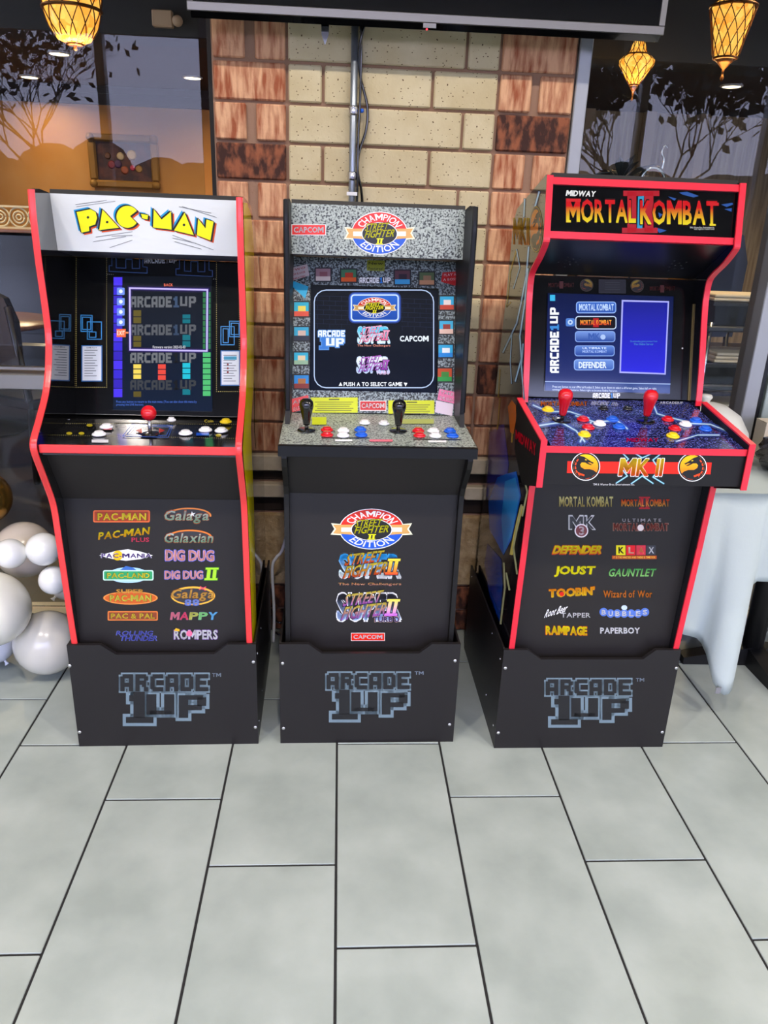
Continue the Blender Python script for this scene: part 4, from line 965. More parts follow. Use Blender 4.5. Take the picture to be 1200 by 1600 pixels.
card(329, 706, 513, 760, '0a0a10', '181018', 'c8dcff'); a.rect(408, 712, 434, 754, 'a81a24', 3); a.txt('MORTAL KOMBAT', 348, 720, 493, 745, 'f0a83a', 4, .05, c2='e8402a')
card(327, 776, 508, 820, '6f90d8', '24469a', '7f9fe0'); a.txt('MK', 385, 782, 440, 812, '3a5aa8', 3, .06); a.ell(454, 800, 12, 12, 'a8c0f0', 3)
card(325, 843, 505, 886, '5a80d0', '1f3f98', '7f9fe0'); a.txt('ULTIMATE', 358, 847, 470, 857, 'c8d8fa', 3, .04); a.txt('MORTAL KOMBAT', 358, 862, 472, 874, 'a0b8f0', 3, .04)
card(322, 908, 502, 952, '6a8fd8', '3a60b8', '8fb0f0'); a.txt('DEFENDER', 340, 916, 470, 946, 'dce8fc', 3, .06)
a.rect(280, 712, 322, 750, '4a78c8', 2, r=8); a.ell(301, 731, 12, 12, 'b8d0fa', 3, n=14); a.ell(301, 731, 5, 5, '3a60b0', 3.5, n=10)
a.poly([(542, 626), (764, 632), (748, 976), (531, 968)], 'a4a8f4', 1); a.poly([(549, 634), (757, 639), (742, 969), (538, 961)], '1a1f8c', 2, '2422d8')
a.txt('Downloading game preview from', 582, 816, 708, 826, '4a8fb8', 3, .01); a.txt('The Online Server', 598, 828, 690, 838, '4a8fb8', 3, .01)
a.build('screen_image', scr, P_bz, LIT, 'lit blue menu screen with five title buttons')
# control deck: lightning print, sticks, buttons
a = Art('MK_cp', OM, 3)
for pts, w in (([(130,1120),(200,1150),(300,1150),(390,1180)], 12), ([(160,1215),(260,1200),(330,1240),(370,1290)], 14), ([(330,1170),(420,1200),(520,1190),(570,1230)], 14), ([(690,1110),(710,1160),(780,1180),(860,1200)], 12), ([(350,1290),(375,1240),(400,1200)], 16), ([(860,1205),(960,1210),(1060,1250)], 12), ([(800,1290),(900,1260),(1000,1260)], 10)):
    a.line(pts, w*1.8, '333f7c', .5); a.line(pts, w*.8, '5f80ac', 1); a.line(pts, w*.3, 'b8d0e0', 1.5)
a.txt('MORTAL KOMBAT', 165, 1103, 382, 1124, 'c86a30', 2, .05, outline='401818'); a.txt('MIDWAY', 566, 1274, 716, 1292, 'b01a3c', 2, .07); a.txt('ARCADE1UP', 722, 1103, 832, 1114, 'd8dae4', 2, .05)
for y in (1225, 1262): a.line([(130, y), (1090, y+6)], 2, '14142c', 1)
a.build('deck_print', cpp, P_cp, INK_GLOSS)
for q in ((877.5, 657), (1008.5, 658)):
    joystick(mk, 'MK_cp', q, P_cp, 'bat', red_pl)
for q, m in (((856, 641), yellow_pl), ((910.7, 656), red_pl), ((919, 668.5), red_pl), ((913, 680), yellow_pl), ((936.7, 663), white_pl), ((956.7, 656), blue_pl), ((967, 668), blue_pl), ((1043, 656), red_pl), ((1054, 670.5), red_pl), ((1051, 682), yellow_pl), ((1070.7, 664), white_pl), ((1087, 658), blue_pl), ((1101.7, 671), blue_pl)):
    push_button(mk, 'MK_cp', q, P_cp, m, .0135)
for q in ((943, 639), (980.7, 639)): push_button(mk, 'MK_cp', q, P_cp, black_pl, .011)
# box front print
a = Art('MK_boxfront', OM, 3)
a.poly([(290, 1381), (966, 1387), (960, 1442), (287, 1436)], 'd8362e', 0)
dragon_logo(a, 375, 1405, 63, 62, 1, True); dragon_logo(a, 875, 1409, 63, 62, 1, False)
for pts in ([(540,1335),(575,1370),(540,1410),(570,1450),(520,1482)], [(735,1340),(690,1375),(720,1420),(690,1455),(740,1485)], [(600,1340),(640,1365),(700,1338)], [(590,1485),(640,1450),(690,1484)]): a.line(pts, 8, '3f7a98', .6); a.line(pts, 3, 'b0dce8', .9)
a.txt('MK II', 532, 1368, 738, 1450, 'f0d040', 3, .07, shear=.15, c2='e04a24', outline='fbeee0')
a.txt('TM & Warner Bros. Entertainment Inc.', 410, 1485, 604, 1494, 'c8c8c8', 1, .02)
a.build('box_print', bf, P_bf, label='red band with two dragon emblems and MK II lettering')
a = Art('MK_boxside'); a.txt('MIDWAY', 806, 667, 838, 719, 'd8283a', 1, .07, warp=lambda x, y: (806.5+32*x, 686+27.5*x-15*y-6*y*x)); a.build('maker_print', bsl, dn(((-.261, 0, 0), (0, -1, 0), (0, 0, 1))))
# left side artwork: lightning, emblem and blue fields
a = Art('MK_side', (690, 300), 4)
for pts, w in (([(520,45),(515,150)],7), ([(610,0),(580,110)],9), ([(545,345),(530,520),(500,680),(470,820),(385,1000)],8), ([(540,480),(520,700),(490,900),(500,1040),(462,1180)],8), ([(470,360),(490,470),(450,600)],5), ([(510,950),(500,1080),(515,1290)],7), ([(440,880),(430,1060),(438,1195)],5)):
    a.line(pts, w*2, '38507a', 0); a.line(pts, w, 'a9cfe0', .5)
for pts in ([(465,370),(430,500),(408,715),(430,690)], [(365,1110),(355,1280)], [(365,1290),(350,1480)], [(450,1330),(440,1560)]): a.line(pts, 9, 'a8883a', .4)
a.txt('MKII', 448, 160, 550, 330, 'd8b020', 1, .06, c2='d87a20')
dragon_logo(a, 592, 232, 38, 135, 1, False, 'c07a2c', 'c0602c', '8a7430', '14120f')
a.poly([(415,1340),(440,1300),(465,1330),(468,1420),(450,1510),(430,1500)], 'b8622c', .5); a.poly([(300,1500),(390,1450),(420,1700),(400,1900),(330,2000),(280,1900)], '3c3a90', .3)
a.build('side_print', mks[0], dn(((-.242, 0, 0), (0, -1, 0), (0, 0, 1))), ink_material('side_ink_b', .08, 0))
a = Art('MK_side', (690, 680), 3.2)
a.poly([(330,190),(375,180),(398,300),(350,520),(310,600),(280,540),(240,470),(235,330),(280,210)], '2f62b8', .5); a.poly([(318,230),(370,210),(392,300),(350,500),(312,590),(300,420)], '3f8fd0', .8)
a.poly([(230,540),(300,620),(305,760),(290,930),(240,800),(215,640)], '1c3a86', .5)
for pts in ([(400,350),(360,560),(378,690)], [(398,160),(430,280),(405,400)], [(312,640),(318,760),(296,940)], [(325,690),(340,770)]): a.line(pts, 9, 'a8a880', 1)
a.line([(400,360),(372,480),(350,590)], 16, 'c8b860', .9)
a.build('side_print', mks[0], dn(((-.242, 0, 0), (0, -1, 0), (0, 0, 1))), ink_material('side_ink_c', .08, 0))
# lower titles
def K(fn): 
    a = Art('MK_lower', (730, 680), 2.609); fn(a); a.build('title_print', lower, P_lo)
K(lambda a: a.txt('MORTAL KOMBAT', 375, 249, 594, 291, 'e4dc98', 1, .05, c2='b09a50', outline='3a3420'))
K(lambda a: (a.rect(706, 251, 718, 299, 'a8202c', 0), a.rect(727, 251, 739, 299, 'a8202c', 0), a.rect(700, 250, 745, 256, 'a8202c', 0), a.rect(700, 294, 745, 300, 'a8202c', 0), a.txt('MORTAL KOMBAT', 628, 260, 824, 290, 'd83a2a', 1, .05, c2='e8b050', outline='301010')))
K(lambda a: (a.txt('MK', 412, 324, 524, 386, 'e8e2e0', 1, .06), a.txt('MK', 418, 330, 517, 381, '2b2b2e', 2, .02), a.ell(465, 388, 28, 28, 'd8d0d0', 3), a.ell(465, 388, 23, 23, '6a3034', 3.5), a.txt('3', 455, 370, 477, 405, 'd8c8c8', 4.5, .04)))
K(lambda a: (a.txt('U L T I M A T E', 632, 339, 790, 352, 'c8c4c4', 1, .03), a.txt('MORTAL KOMBAT', 596, 358, 818, 389, '7a2c24', 1, .06, outline='b08a78'), a.ell(706, 376, 13, 13, 'd8c8c0', 3)))
K(lambda a: a.txt('DEFENDER', 352, 449, 550, 482, 'f0e030', 1, .09, shear=.35, outline='d84a20', oo=.04, c2='f0b020', shadow=('c83a18', -3, 5)))
def klax(a):
    for i, (ch, c, tcol) in enumerate((('K', 'd8d030', '1c1c1c'), ('L', 'd82a34', 'f0c0a0'), ('A', 'c83a48', 'f08a5a'), ('X', '2a2c34', 'f0f0f0'))): a.rect(607+i*41, 448, 645+i*41, 488, c, 0); a.txt(ch, 616+i*41, 455, 638+i*41, 481, tcol, 1, .06)
    a.rect(590, 490, 772, 504, 'b04a24', 0); a.txt('IT IS THE NINETIES AND THERE IS TIME FOR', 596, 493, 766, 501, 'e8c050', 1, .02)
K(klax)
K(lambda a: a.txt('JOUST', 357, 533, 520, 576, 'f0dc20', 1, .08, shear=.15, outline='6a5a10'))
K(lambda a: a.txt('GAUNTLET', 577, 543, 767, 575, '4fae5a', 1, .05, shear=.25, c2='a8e08a', outline='16381c'))
K(lambda a: (a.txt("TOOBIN'", 332, 626, 520, 662, 'e88a30', 1, .1, slope=-.06, c2='f0c03a', outline='5a2010'), a.ell(385, 646, 9, 9, 'c02c28', 3)))
K(lambda a: a.txt('Wizard of Wor', 555, 632, 753, 661, 'e08a3a', 1, .03, outline='4a2410'))
K(lambda a: (a.txt('Root Beer', 320, 712, 408, 742, 'e4e4e4', 1, .02, shear=.5, slope=-.28), a.txt('TAPPER', 382, 723, 502, 742, 'e8e8e8', 1, .03)))
def bub(a):
    for i, ch in enumerate('BUBBLES'): y = 720+(6 if 0 < i < 6 else 0); a.ell(556+i*28, y, 17, 17, '4f6cb4', i*.2); a.txt(ch, 547+i*28, y-10, 565+i*28, y+10, 'eef2fc', 3, .06)
    a.ell(640, 702, 12, 10, 'b8c8e8', 1)
K(bub)
K(lambda a: a.txt('RAMPAGE', 320, 776, 488, 812, 'f0dc28', 1, .1, slope=.02, outline='c84a20', c2='e8b020'))
K(lambda a: a.txt('PAPERBOY', 542, 783, 703, 808, 'f0f0f0', 1, .06, outline='5a5a5e'))
MB = MB0

# ------------------------------------------------------------------ television on the pillar
tv = empty('television', (.238, 2.50, 1.972)); tag(tv, 'wide black flat television with silver lower bezel above the cabinets', 'television')
MB().box(-.661, .661, -.025, .02, .022, .765, .004).build('body', black_lam, tv)
MB().box(-.645, .645, -.0265, -.0255, .034, .753).build('screen', mat('tv_glass', '07070b', .06, spec=.6), tv)
fr = MB().box(-.664, .664, -.031, -.0255, .010, .033, .002).build('lower_bezel', mat('brushed_silver', '858380', .4, .9), tv)
for s in (-1, 1): MB().box(s*.655-.008, s*.655+.008, -.030, -.0255, .0335, .766).build('side_bezel', mat('brushed_silver'), tv)
MB().prism([(-.029, .0095), (.02, .0215), (.02, .003), (-.015, -.004)], -.655, .655, 'x').build('under_shell', black_pl, tv)
MB().box(-.018, .018, -.032, -.0312, -.002, .0095).build('badge', mat('brushed_silver'), tv)
MB().lathe([(.003, 0), (.002, .002), (.0005, .0024)], 10, (-.006, -.0165, -.002), (0, -.8, -.6)).build('standby_light', mat('red_standby', 'ff3040', .3, emit=3), tv)
MB().box(-.25, .25, .02, .112, .25, .55).build('wall_bracket', black_lam, tv)
MB().prism([(-.302, .03), (-.278, .03), (-.280, -.02), (-.29, -.045), (-.300, -.02)], .03, .034, 'y').build('hanging_flap', black_pl, tv)

# conduit and cables on the pillar
con = empty('conduit_pipe', (.033, 2.58, 1.0)); tag(con, 'galvanised steel conduit pipe running up the cream blocks', 'conduit')
MB().tube([(0, 0, 0), (0, 0, 1.2)], .0105, 14).build('pipe', mat('galvanised_steel', '9aa3ad', .35, .8), con)
for z in (.77, .59):
    MB().lathe([(.0135, -.012), (.0145, -.008), (.0145, .008), (.0135, .012)], 14, (0, 0, z)).build('coupling', chrome, con)
MB().box(-.016, .016, -.012, -.0108, .535, .545).build('strap', white_pl, con)
MB().lathe([(.006, 0), (.006, .006), (.003, .009)], 10, (.022, -.004, .77), (1, 0, 0)).build('set_screw', blue_pl, con)
cab = MB().tube(smooth_curve([(.062, 2.565, 2.0), (.047, 2.57, 1.93), (.052, 2.585, 1.86), (.074, 2.585, 1.785), (.072, 2.585, 1.72), (.052, 2.58, 1.655), (.050, 2.575, 1.60), (.062, 2.58, 1.55), (.066, 2.585, 1.48), (.06, 2.585, 1.3)], 6), .0042, 8).build('power_cable', black_pl)
tag(cab, 'black power cable bowing out beside the conduit pipe', 'cable')
cab = MB().tube(smooth_curve([(.05, 2.572, 1.99), (.053, 2.58, 1.9), (.052, 2.578, 1.788), (.049, 2.575, 1.7), (.049, 2.572, 1.62), (.05, 2.575, 1.4)], 6), .0035, 8).build('signal_cable', black_pl)
tag(cab, 'thin black signal cable hugging the conduit pipe', 'cable')
for pts, lab in (([(-.26, 2.52, .50), (-.272, 2.53, .42), (-.266, 2.50, .345), (-.25, 2.515, .29), (-.255, 2.52, .1), (-.25, 2.50, .006)], 'white cable drooping behind the cabinet with white marquee'),
                 ([(-.17, 2.52, .44), (-.192, 2.525, .36), (-.212, 2.52, .335), (-.226, 2.52, .29), (-.222, 2.52, .12), (-.225, 2.50, .006)], 'white cable drooping behind the middle speckled cabinet')):
    tag(MB().tube(smooth_curve(pts, 6), .0055, 8).build('white_cable', white_pl), lab, 'cable')
for dx, lab in ((0, 'upper black cord looping over the floor behind the middle cabinet'), (.014, 'lower black cord looping over the floor behind the middle cabinet')):
    tag(MB().tube(smooth_curve([(-.235, 2.54-dx, .09-dx*3), (-.205, 2.54-dx, .065-dx*3), (-.17, 2.54-dx, .085-dx*3), (-.14, 2.55, .12-dx*3), (-.12, 2.55-dx, .004)], 6), .0035, 8).build('floor_cord', black_pl), lab, 'cable')

# ------------------------------------------------------------------ balloons
def balloon_mat(n, c): return mat(n, c, .22, spec=.5, coat=.4)
BM = {'white': balloon_mat('white_latex', 'f6f6f0'), 'cream': balloon_mat('cream_latex', 'f0eddc'), 'tan': balloon_mat('sand_latex', 'd2c6b6'), 'grey': balloon_mat('pale_sand_latex', 'dcd8ca'), 'blue': balloon_mat('cool_white_latex', 'dfe2ea'), 'gold': mat('gold_foil_latex', 'a8803c', .22, .85)}
def balloon(loc, r, m, axis, label):
    t = empty('balloon', loc); tag(t, label, 'balloon', 'balloons heaped beside the red trimmed cabinet')
    prof = [(r*math.sin(a*PI/18)*(1 if a < 9 else 1), -r*math.cos(a*PI/18)*(1.0 if a > 9 else 1.06)) for a in range(1, 18)]
    prof = [(.004, -r*1.06)]+prof+[(.002, r)]
    MB().lathe(prof, 32, (0, 0, 0), axis).build('skin', BM[m], t)
    ax = Vector(axis).normalized(); c = -ax*r*1.055
    MB().lathe([(.003, .002), (.005, -.003), (.0035, -.006), (.008, -.014), (.009, -.016)], 12, c[:], axis).build('knot', BM[m], t)
    return t
for q in ((( -.952, 2.30, .118), .106, 'grey', (.35, -.7, .5), 'large pale sand balloon resting on the floor below the others'),
          ((-1.072, 2.20, .294), .118, 'cream', (-.3, -.7, .5), 'largest cream balloon at the left edge of the frame'),
          ((-1.045, 2.44, .392), .094, 'tan', (.2, -.5, .8), 'sand beige balloon at the top of the heap'),
          ((-1.016, 2.27, .452), .047, 'white', (-.4, -.7, .4), 'small white balloon in front of the sand beige one'),
          ((-.925, 2.30, .455), .053, 'white', (.4, -.8, .3), 'small white balloon touching the red trim near the top'),
          ((-.902, 2.29, .352), .046, 'white', (.5, -.8, .2), 'small white balloon lower down against the red trim'),
          ((-.918, 2.46, .262), .060, 'grey', (.5, .5, .5), 'sand balloon half hidden behind the small white ones'),
          ((-1.165, 2.36, .098), .085, 'blue', (-.5, .2, .8), 'cool white balloon on the floor at the left frame edge'),
          ((-1.150, 2.44, .575), .086, 'gold', (0, -.5, .7), 'shiny gold balloon above the heap at the left edge')):
    balloon(*q)

# ------------------------------------------------------------------ table, cloth and what lies on it
TX, TY, TZ = 1.035, 2.115, .742
tb = empty('pedestal_table', (1.52, 2.37, 0)); tag(tb, 'table with black pedestal base under the white cloth', 'table')
MB().box(TX-1.52, 2.12-1.52, TY-2.37, 2.585-2.37, TZ-.03, TZ, .004).build('tabletop', dark_brown, tb)
MB().tube([(0, .02, .05), (0, .02, TZ-.03)], .036, 16).build('column', black_lam, tb)
for dx, dy in ((.26, .0), (-.26, 0), (0, -.26), (0, .16)):
    L_ = math.hypot(dx, dy); u = Vector((dx/L_, dy/L_, 0)); w = Vector((-u.y, u.x, 0))*.032
    o = Vector((0, .02, 0)); e = o+u*L_
    vs = [o-w, o+w, e+w*.8, e-w*.8]; v2 = [(*p[:2], .0) for p in vs]+[(vs[0].x, vs[0].y, .075), (vs[1].x, vs[1].y, .075), (vs[2].x, vs[2].y, .028), (vs[3].x, vs[3].y, .028)]
    MB().add(v2, [(0, 1, 2, 3), (4, 7, 6, 5), (0, 4, 5, 1), (1, 5, 6, 2), (2, 6, 7, 3), (3, 7, 4, 0)]).build('foot', black_lam, tb)
def cloth_mesh():
    path = []      # (x, y, nx, ny, hem z, fold)
    for i in range(12):
        t = i/12; path.append((TX, 2.58-(2.58-TY)*t, -1, 0, .25+.02*math.sin(t*9), .004*math.sin(t*13)))
    for i in range(7):
        t = i/6; a = PI+PI/2*t; path.append((TX, TY, math.cos(a), math.sin(a), .27, .008*math.sin(t*PI)))
    for x, hz, fo in ((1.06, .28, .010), (1.085, .285, .018), (1.11, .275, .012), (1.13, .265, .0), (1.15, .255, -.008), (1.165, .24, .0), (1.175, .215, .022), (1.183, .18, .04), (1.195, .135, .058), (1.212, .108, .07), (1.23, .098, .074),
                      (1.248, .098, .068), (1.264, .108, .054), (1.274, .13, .034), (1.279, .165, .018), (1.282, .30, .006), (1.285, .44, -.004), (1.30, .46, -.002), (1.33, .462, .004), (1.37, .455, .010), (1.42, .448, .004), (1.48, .452, -.004), (1.55, .45, .006), (1.63, .445, .012), (1.72, .45, .0), (1.82, .445, .01), (1.93, .45, .0), (2.03, .445, .008), (2.12, .45, 0)):
        path.append((x, TY, 0, -1, hz, fo))
    rows = 14; vs = []; fs = []; n = len(path)
    for r in range(rows+1):
        f = r/rows
        for x, y, nx, ny, hz, fo in path:
            z = TZ+.003+(hz-TZ)*f; out = .006+.02*f**.5*.6+fo*f+.012*math.sin(f*3)
            vs.append((x+nx*out, y+ny*out, z))
    for r in range(rows):
        for i in range(n-1): fs.append((r*n+i, r*n+i+1, (r+1)*n+i+1, (r+1)*n+i))
    return vs, fs
vs_, fs_ = cloth_mesh()
me = bpy.data.meshes.new('tablecloth'); n_ = 12+7+29
top = len(vs_)
vs_ += [(2.12, 2.58, TZ+.004)]
fs_.append(tuple(range(n_))+(top,))
me.from_pydata(vs_, [], fs_); me.materials.append(mat('white_cotton', 'b6c0ba', .85, bump=(40, .25, .004)))
for p in me.polygons: p.use_smooth = len(p.vertices) == 4
cl = bpy.data.objects.new('tablecloth', me); COL.objects.link(cl)
so = cl.modifiers.new('thickness', 'SOLIDIFY'); so.thickness = .0015
tag(cl, 'white cotton cloth draped over the table with a long hanging corner', 'tablecloth')
lt = MB().box(1.195, 1.212, 2.012, 2.0135, .112, .134).build('care_tag', mat('grey_tag', '7c7c7c', .8), cl)
# black plastic bundle
def lumpy(cx, cy, cz, sx, sy, sz, seed, n=26):
    rnd = random.Random(seed); ph = [(rnd.uniform(3, 14), rnd.uniform(3, 14), rnd.uniform(3, 14), rnd.uniform(0, 6), rnd.uniform(.3, 1)) for _ in range(14)]
    vs = []; fs = []
    for i in range(n+1):
        th = PI*i/n
        for j in range(2*n):
            a = 2*PI*j/(2*n); d = Vector((math.sin(th)*math.cos(a), math.sin(th)*math.sin(a), math.cos(th)))
            sq = 1/max(abs(d.x), abs(d.y), abs(d.z))**.55
            k = 1+sum(math.sin(p[0]*d.x+p[1]*d.y+p[2]*d.z+p[3])*p[4] for p in ph)*.016
            vs.append((cx+d.x*sx*sq*k, cy+d.y*sy*sq*k, max(cz-sz*.96, cz+d.z*sz*sq*k)))
    for i in range(n):
        for j in range(2*n):
            k = (j+1) % (2*n); fs.append((i*2*n+j, i*2*n+k, (i+1)*2*n+k, (i+1)*2*n+j))
    return MB().add(vs, fs, True)
wrap = mat('black_plastic_wrap', '0d0d0f', .16, spec=.7, coat=.5, bump=(30, 1, .02))
tag(lumpy(1.565, 2.30, .801, .20, .13, .055, 3).build('plastic_bundle', wrap), 'bundle of crinkled black plastic wrap lying on the white cloth', 'bundle')
# pale dome lid on its tray
d = empty('dome_lid', (1.185, 2.405, TZ+.006)); tag(d, 'pale plastic dome lid on the table behind the crimson framed cabinet', 'dome lid')
pale = mat('pale_plastic', 'd2d2c8', .3, spec=.5)
MB().lathe([(.165, .0), (.168, .012), (.160, .02), (.158, .06), (.145, .12), (.115, .168), (.07, .196), (.025, .206), (.004, .207)], 40).build('dome', pale, d)
MB().lathe([(.160, .010), (.172, .012), (.173, .018), (.16, .021)], 40).build('rim', pale, d)
MB().lathe([(.012, .2), (.014, .212), (.02, .222), (.016, .23), (.003, .232)], 16).build('knob', pale, d)
bx = empty('carton', (1.60, 2.50, TZ+.006)); tag(bx, 'cream cardboard carton behind the black plastic bundle', 'carton')
crd = mat('cream_card', 'cfc4ae', .8)
MB().box(-.16, .16, -.035, .035, 0, .125, .002).build('body', crd, bx)
for s in (-1, 1): MB().box(-.16, .16, s*.018-.0165, s*.018+.0165, .1252, .1275).build('flap', crd, bx)

# ------------------------------------------------------------------ lanterns in the dining room
def amber():
    m = bpy.data.materials.new('amber_mosaic_glass'); m.use_nodes = True; n = m.node_tree.nodes; l = m.node_tree.links; b = n['Principled BSDF']
    t = n.new('ShaderNodeTexCoord'); v = n.new('ShaderNodeTexVoronoi'); v.inputs['Scale'].default_value = 40
    r = n.new('ShaderNodeValToRGB'); e = r.color_ramp.elements; e[0].color = (1, .27, .015, 1); e[1].color = (1, .55, .10, 1); e[1].position = .9
    l.new(t.outputs['Object'], v.inputs['Vector']); l.new(v.outputs['Color'], r.inputs[0]); l.new(r.outputs[0], b.inputs['Emission Color']); l.new(r.outputs[0], b.inputs['Base Color'])
    b.inputs['Emission Strength'].default_value = 1.1; b.inputs['Roughness'].default_value = .25; return m
AMB = amber(); brass = mat('aged_brass', '6e4420', .4, .8)
def lantern(loc, prof, n, label, top, wire_rings, spiral=10, finial=None, cap=None):
    t = empty('lantern', loc); tag(t, label, 'lantern', 'amber glass lanterns in the dining room')
    MB().lathe(prof, n, smooth=n > 10).build('glass_shade', AMB, t)
    wr = MB()
    def rad(z):
        for (r0, z0), (r1, z1) in zip(prof, prof[1:]):
            if min(z0, z1) <= z <= max(z0, z1): return r0+(r1-r0)*((z-z0)/(z1-z0) if z1 != z0 else 0)
        return prof[-1][0]
    z0 = min(p[1] for p in prof); z1 = max(p[1] for p in prof)
    for sg in (1, -1):
        for k in range(spiral):
            pts = []
            for i in range(15):
                f = i/14; z = z0+(z1-z0)*f; a = 2*PI*k/spiral+sg*f*1.5; r = rad(z)+.002; pts.append((r*math.cos(a), r*math.sin(a), z))
            wr.tube(pts, .0022, 4)
    wr.build('wire_cage', brass, t)
    for z, r in wire_rings: MB().lathe([(r, z-.006), (r+.006, z-.003), (r+.006, z+.003), (r, z+.006)], n if n > 10 else 24).build('ring', brass, t)
    if cap: MB().lathe(cap, 20).build('cap', brass, t)
    if finial: MB().lathe(finial, 12).build('finial', brass, t)
    MB().tube([(0, 0, z1), (0, 0, top-loc[2])], .005, 6).build('cord', black_pl, t)
    ld = bpy.data.lights.new('lantern_light', 'POINT'); ld.energy = 6; ld.color = (1, .6, .25); ld.shadow_soft_size = .08
    lo = bpy.data.objects.new('lantern_light', ld); COL.objects.link(lo); lo.parent = t; lo.location = (0, 0, z0-.06)
    return t
IC = 2.9
lantern((-1.008, 3.4, 2.16), [(.03, -.112), (.06, -.10), (.085, -.06), (.098, -.02), (.106, .03), (.108, .09), (.095, .15), (.06, .20), (.03, .22)], 28, 'bulbous amber glass lantern hanging in the left window', IC,
        [(-.112, .026), (.0, .103), (.22, .028)], 12, [(.002, -.135), (.009, -.13), (.007, -.12), (.022, -.112)])
lantern((1.69, 5.0, 2.34), [(.022, -.085), (.03, -.075), (.048, -.055), (.07, -.02), (.098, .02), (.1, .04), (.085, .055), (.062, .07), (.045, .09), (.04, .12), (.028, .14)], 28, 'onion shaped amber glass lantern hanging below the television corner', IC,
        [(-.085, .022), (.07, .062), (.14, .026)], 10, [(.003, -.17), (.008, -.16), (.004, -.15), (.006, -.12), (.02, -.1), (.024, -.086)], [(.03, .14), (.02, .155), (.006, .165)])
lantern((1.765, 4.0, 2.30), [(.05, -.075), (.058, -.06), (.07, .0), (.09, .08), (.102, .13), (.06, .165), (.04, .2)], 6, 'tapered six sided amber lantern near the right frame edge', IC,
        [(-.075, .05), (.13, .10)], 12, [(.003, -.17), (.009, -.155), (.004, -.145), (.006, -.12), (.03, -.095), (.05, -.078)], [(.045, .2), (.05, .22), (.02, .25), (.006, .27)])

# ------------------------------------------------------------------ framed painting, emergency lamp, furniture behind the glass
pt = empty('framed_painting', (-2.77, 10.985, 2.06), 0); tag(pt, 'still life painting in an ornate dark gold frame on the orange wall', 'painting')
gold = mat('antique_gold', 'a0742f', .45, .2, bump=(60, .6, .006))
W_, H_ = .44, .315
for x0, x1, z0, z1 in ((-W_, W_, H_-.09, H_), (-W_, W_, -H_, -H_+.09), (-W_, -W_+.1, -H_+.09, H_-.09), (W_-.1, W_, -H_+.09, H_-.09)):
    MB().box(x0, x1, -.06, 0, z0, z1, .02).build('frame_rail', gold, pt)
for sx in (-1, 1):
    for sz in (-1, 1): MB().lathe([(.05, 0), (.045, .02), (.02, .03), (.004, .034)], 14, (sx*(W_-.045), -.06, sz*(H_-.045)), (0, -1, 0)).build('corner_rosette', gold, pt)
cv = MB().box(-W_+.1, W_-.1, -.02, -.01, -H_+.09, H_-.09).build('canvas', mat('dark_canvas', '3a1c1c', .5, var=(9, '6a3a2c', .4, .7)), pt)
for x, z, r, c in ((-.04, .06, .05, 'd8c0a0'), (.1, .08, .06, 'd8b878'), (.0, -.1, .05, 'a8583a'), (.18, -.08, .045, 'b88a4a'), (-.16, -.04, .05, '8a2c3c'), (.1, -.07, .035, 'c83a5a'), (-.08, -.03, .05, '5a3a6a'), (-.2, .06, .04, '6a4030')):
    MB().lathe([(r, 0), (r*.6, .004), (.003, .005)], 14, (x, -.02, z), (0, -1, 0)).build('painted_shape', mat('paint_'+c, c, .5), pt)
em = empty('emergency_lamp', (-1.0, 5.19, 2.50)); tag(em, 'small beige emergency lamp on the black bulkhead', 'lamp')
MB().box(-.085, .03, -.05, 0, -.045, .04, .006).build('housing', mat('beige_plastic', 'b89a76', .5), em)
MB().lathe([(.028, -.02), (.03, .01), (.022, .02), (.004, .022)], 14, (.055, -.035, -.01), (.3, -.9, -.2)).build('lamp_head', mat('beige_plastic'), em)
MB().box(.03, .05, -.02, -.005, -.015, -.003).build('bracket', mat('beige_plastic'), em)

wood = mat('brown_table_wood', '7a4f36', .25, var=(5, '93654a', .35, .65, (1, 6, 1)))
dk = mat('dark_chair_wood', '1d1514', .35)
def round_table(loc, r, label):
    t = empty('round_table', loc); tag(t, label, 'table', 'tables in the dining room')
    MB().lathe([(r-.015, .72), (r, .728), (r, .745), (r-.006, .75)], 40).build('tabletop', wood, t)
    MB().tube([(0, 0, .03), (0, 0, .72)], .05, 14).build('column', dk, t)
    MB().lathe([(.27, 0), (.27, .012), (.08, .05), (.05, .06)], 24).build('base', dk, t)
    return t
round_table((-2.45, 5.45, 0), .52, 'round brown dining table behind the left window')
tag(lumpy(-2.52, 5.3, .765, .09, .06, .016, 9, 10).build('napkin', mat('ivory_linen', 'd8c4a8', .8)), 'folded ivory napkin on the round brown table', 'napkin')
def chair(loc, rz, label, seat_m, back_m):
    t = empty('dining_chair', loc, rz); tag(t, label, 'chair', 'dining chairs behind the windows')
    MB().box(-.22, .22, -.22, .22, .42, .48, .012).build('seat', seat_m, t)
    for x in (-.19, .19):
        MB().tube([(x, -.19, 0), (x, -.19, .42)], .02, 6).build('leg', dk, t)
        MB().tube([(x, .22, 0), (x, .2, .45), (x, .26, .98)], .02, 6).build('leg', dk, t)
    bk = [(-.2, .56), (.2, .56), (.21, .9), (.15, 1.02), (0, 1.06), (-.15, 1.02), (-.21, .9)]
    MB().prism(bk, .215, .25, 'y').build('backrest', back_m, t)
    MB().box(-.19, .19, -.2, -.18, .2, .23).build('stretcher', dk, t)
    return t
blk = mat('black_leather', '16151a', .25, spec=.6)
navy = mat('navy_fabric', '151b2c', .7)
chair((-1.75, 4.55, 0), 2.6, 'dark dining chair nearest the left window', blk, blk)
chair((-2.95, 4.9, 0), 2.0, 'dark dining chair left of the round table', blk, blk)
chair((-1.35, 5.75, 0), -.8, 'dark dining chair on the far side of the round table', blk, blk)
chair((3.1, 6.3, 0), .6, 'dark dining chair deep in the right hand window', blk, blk)
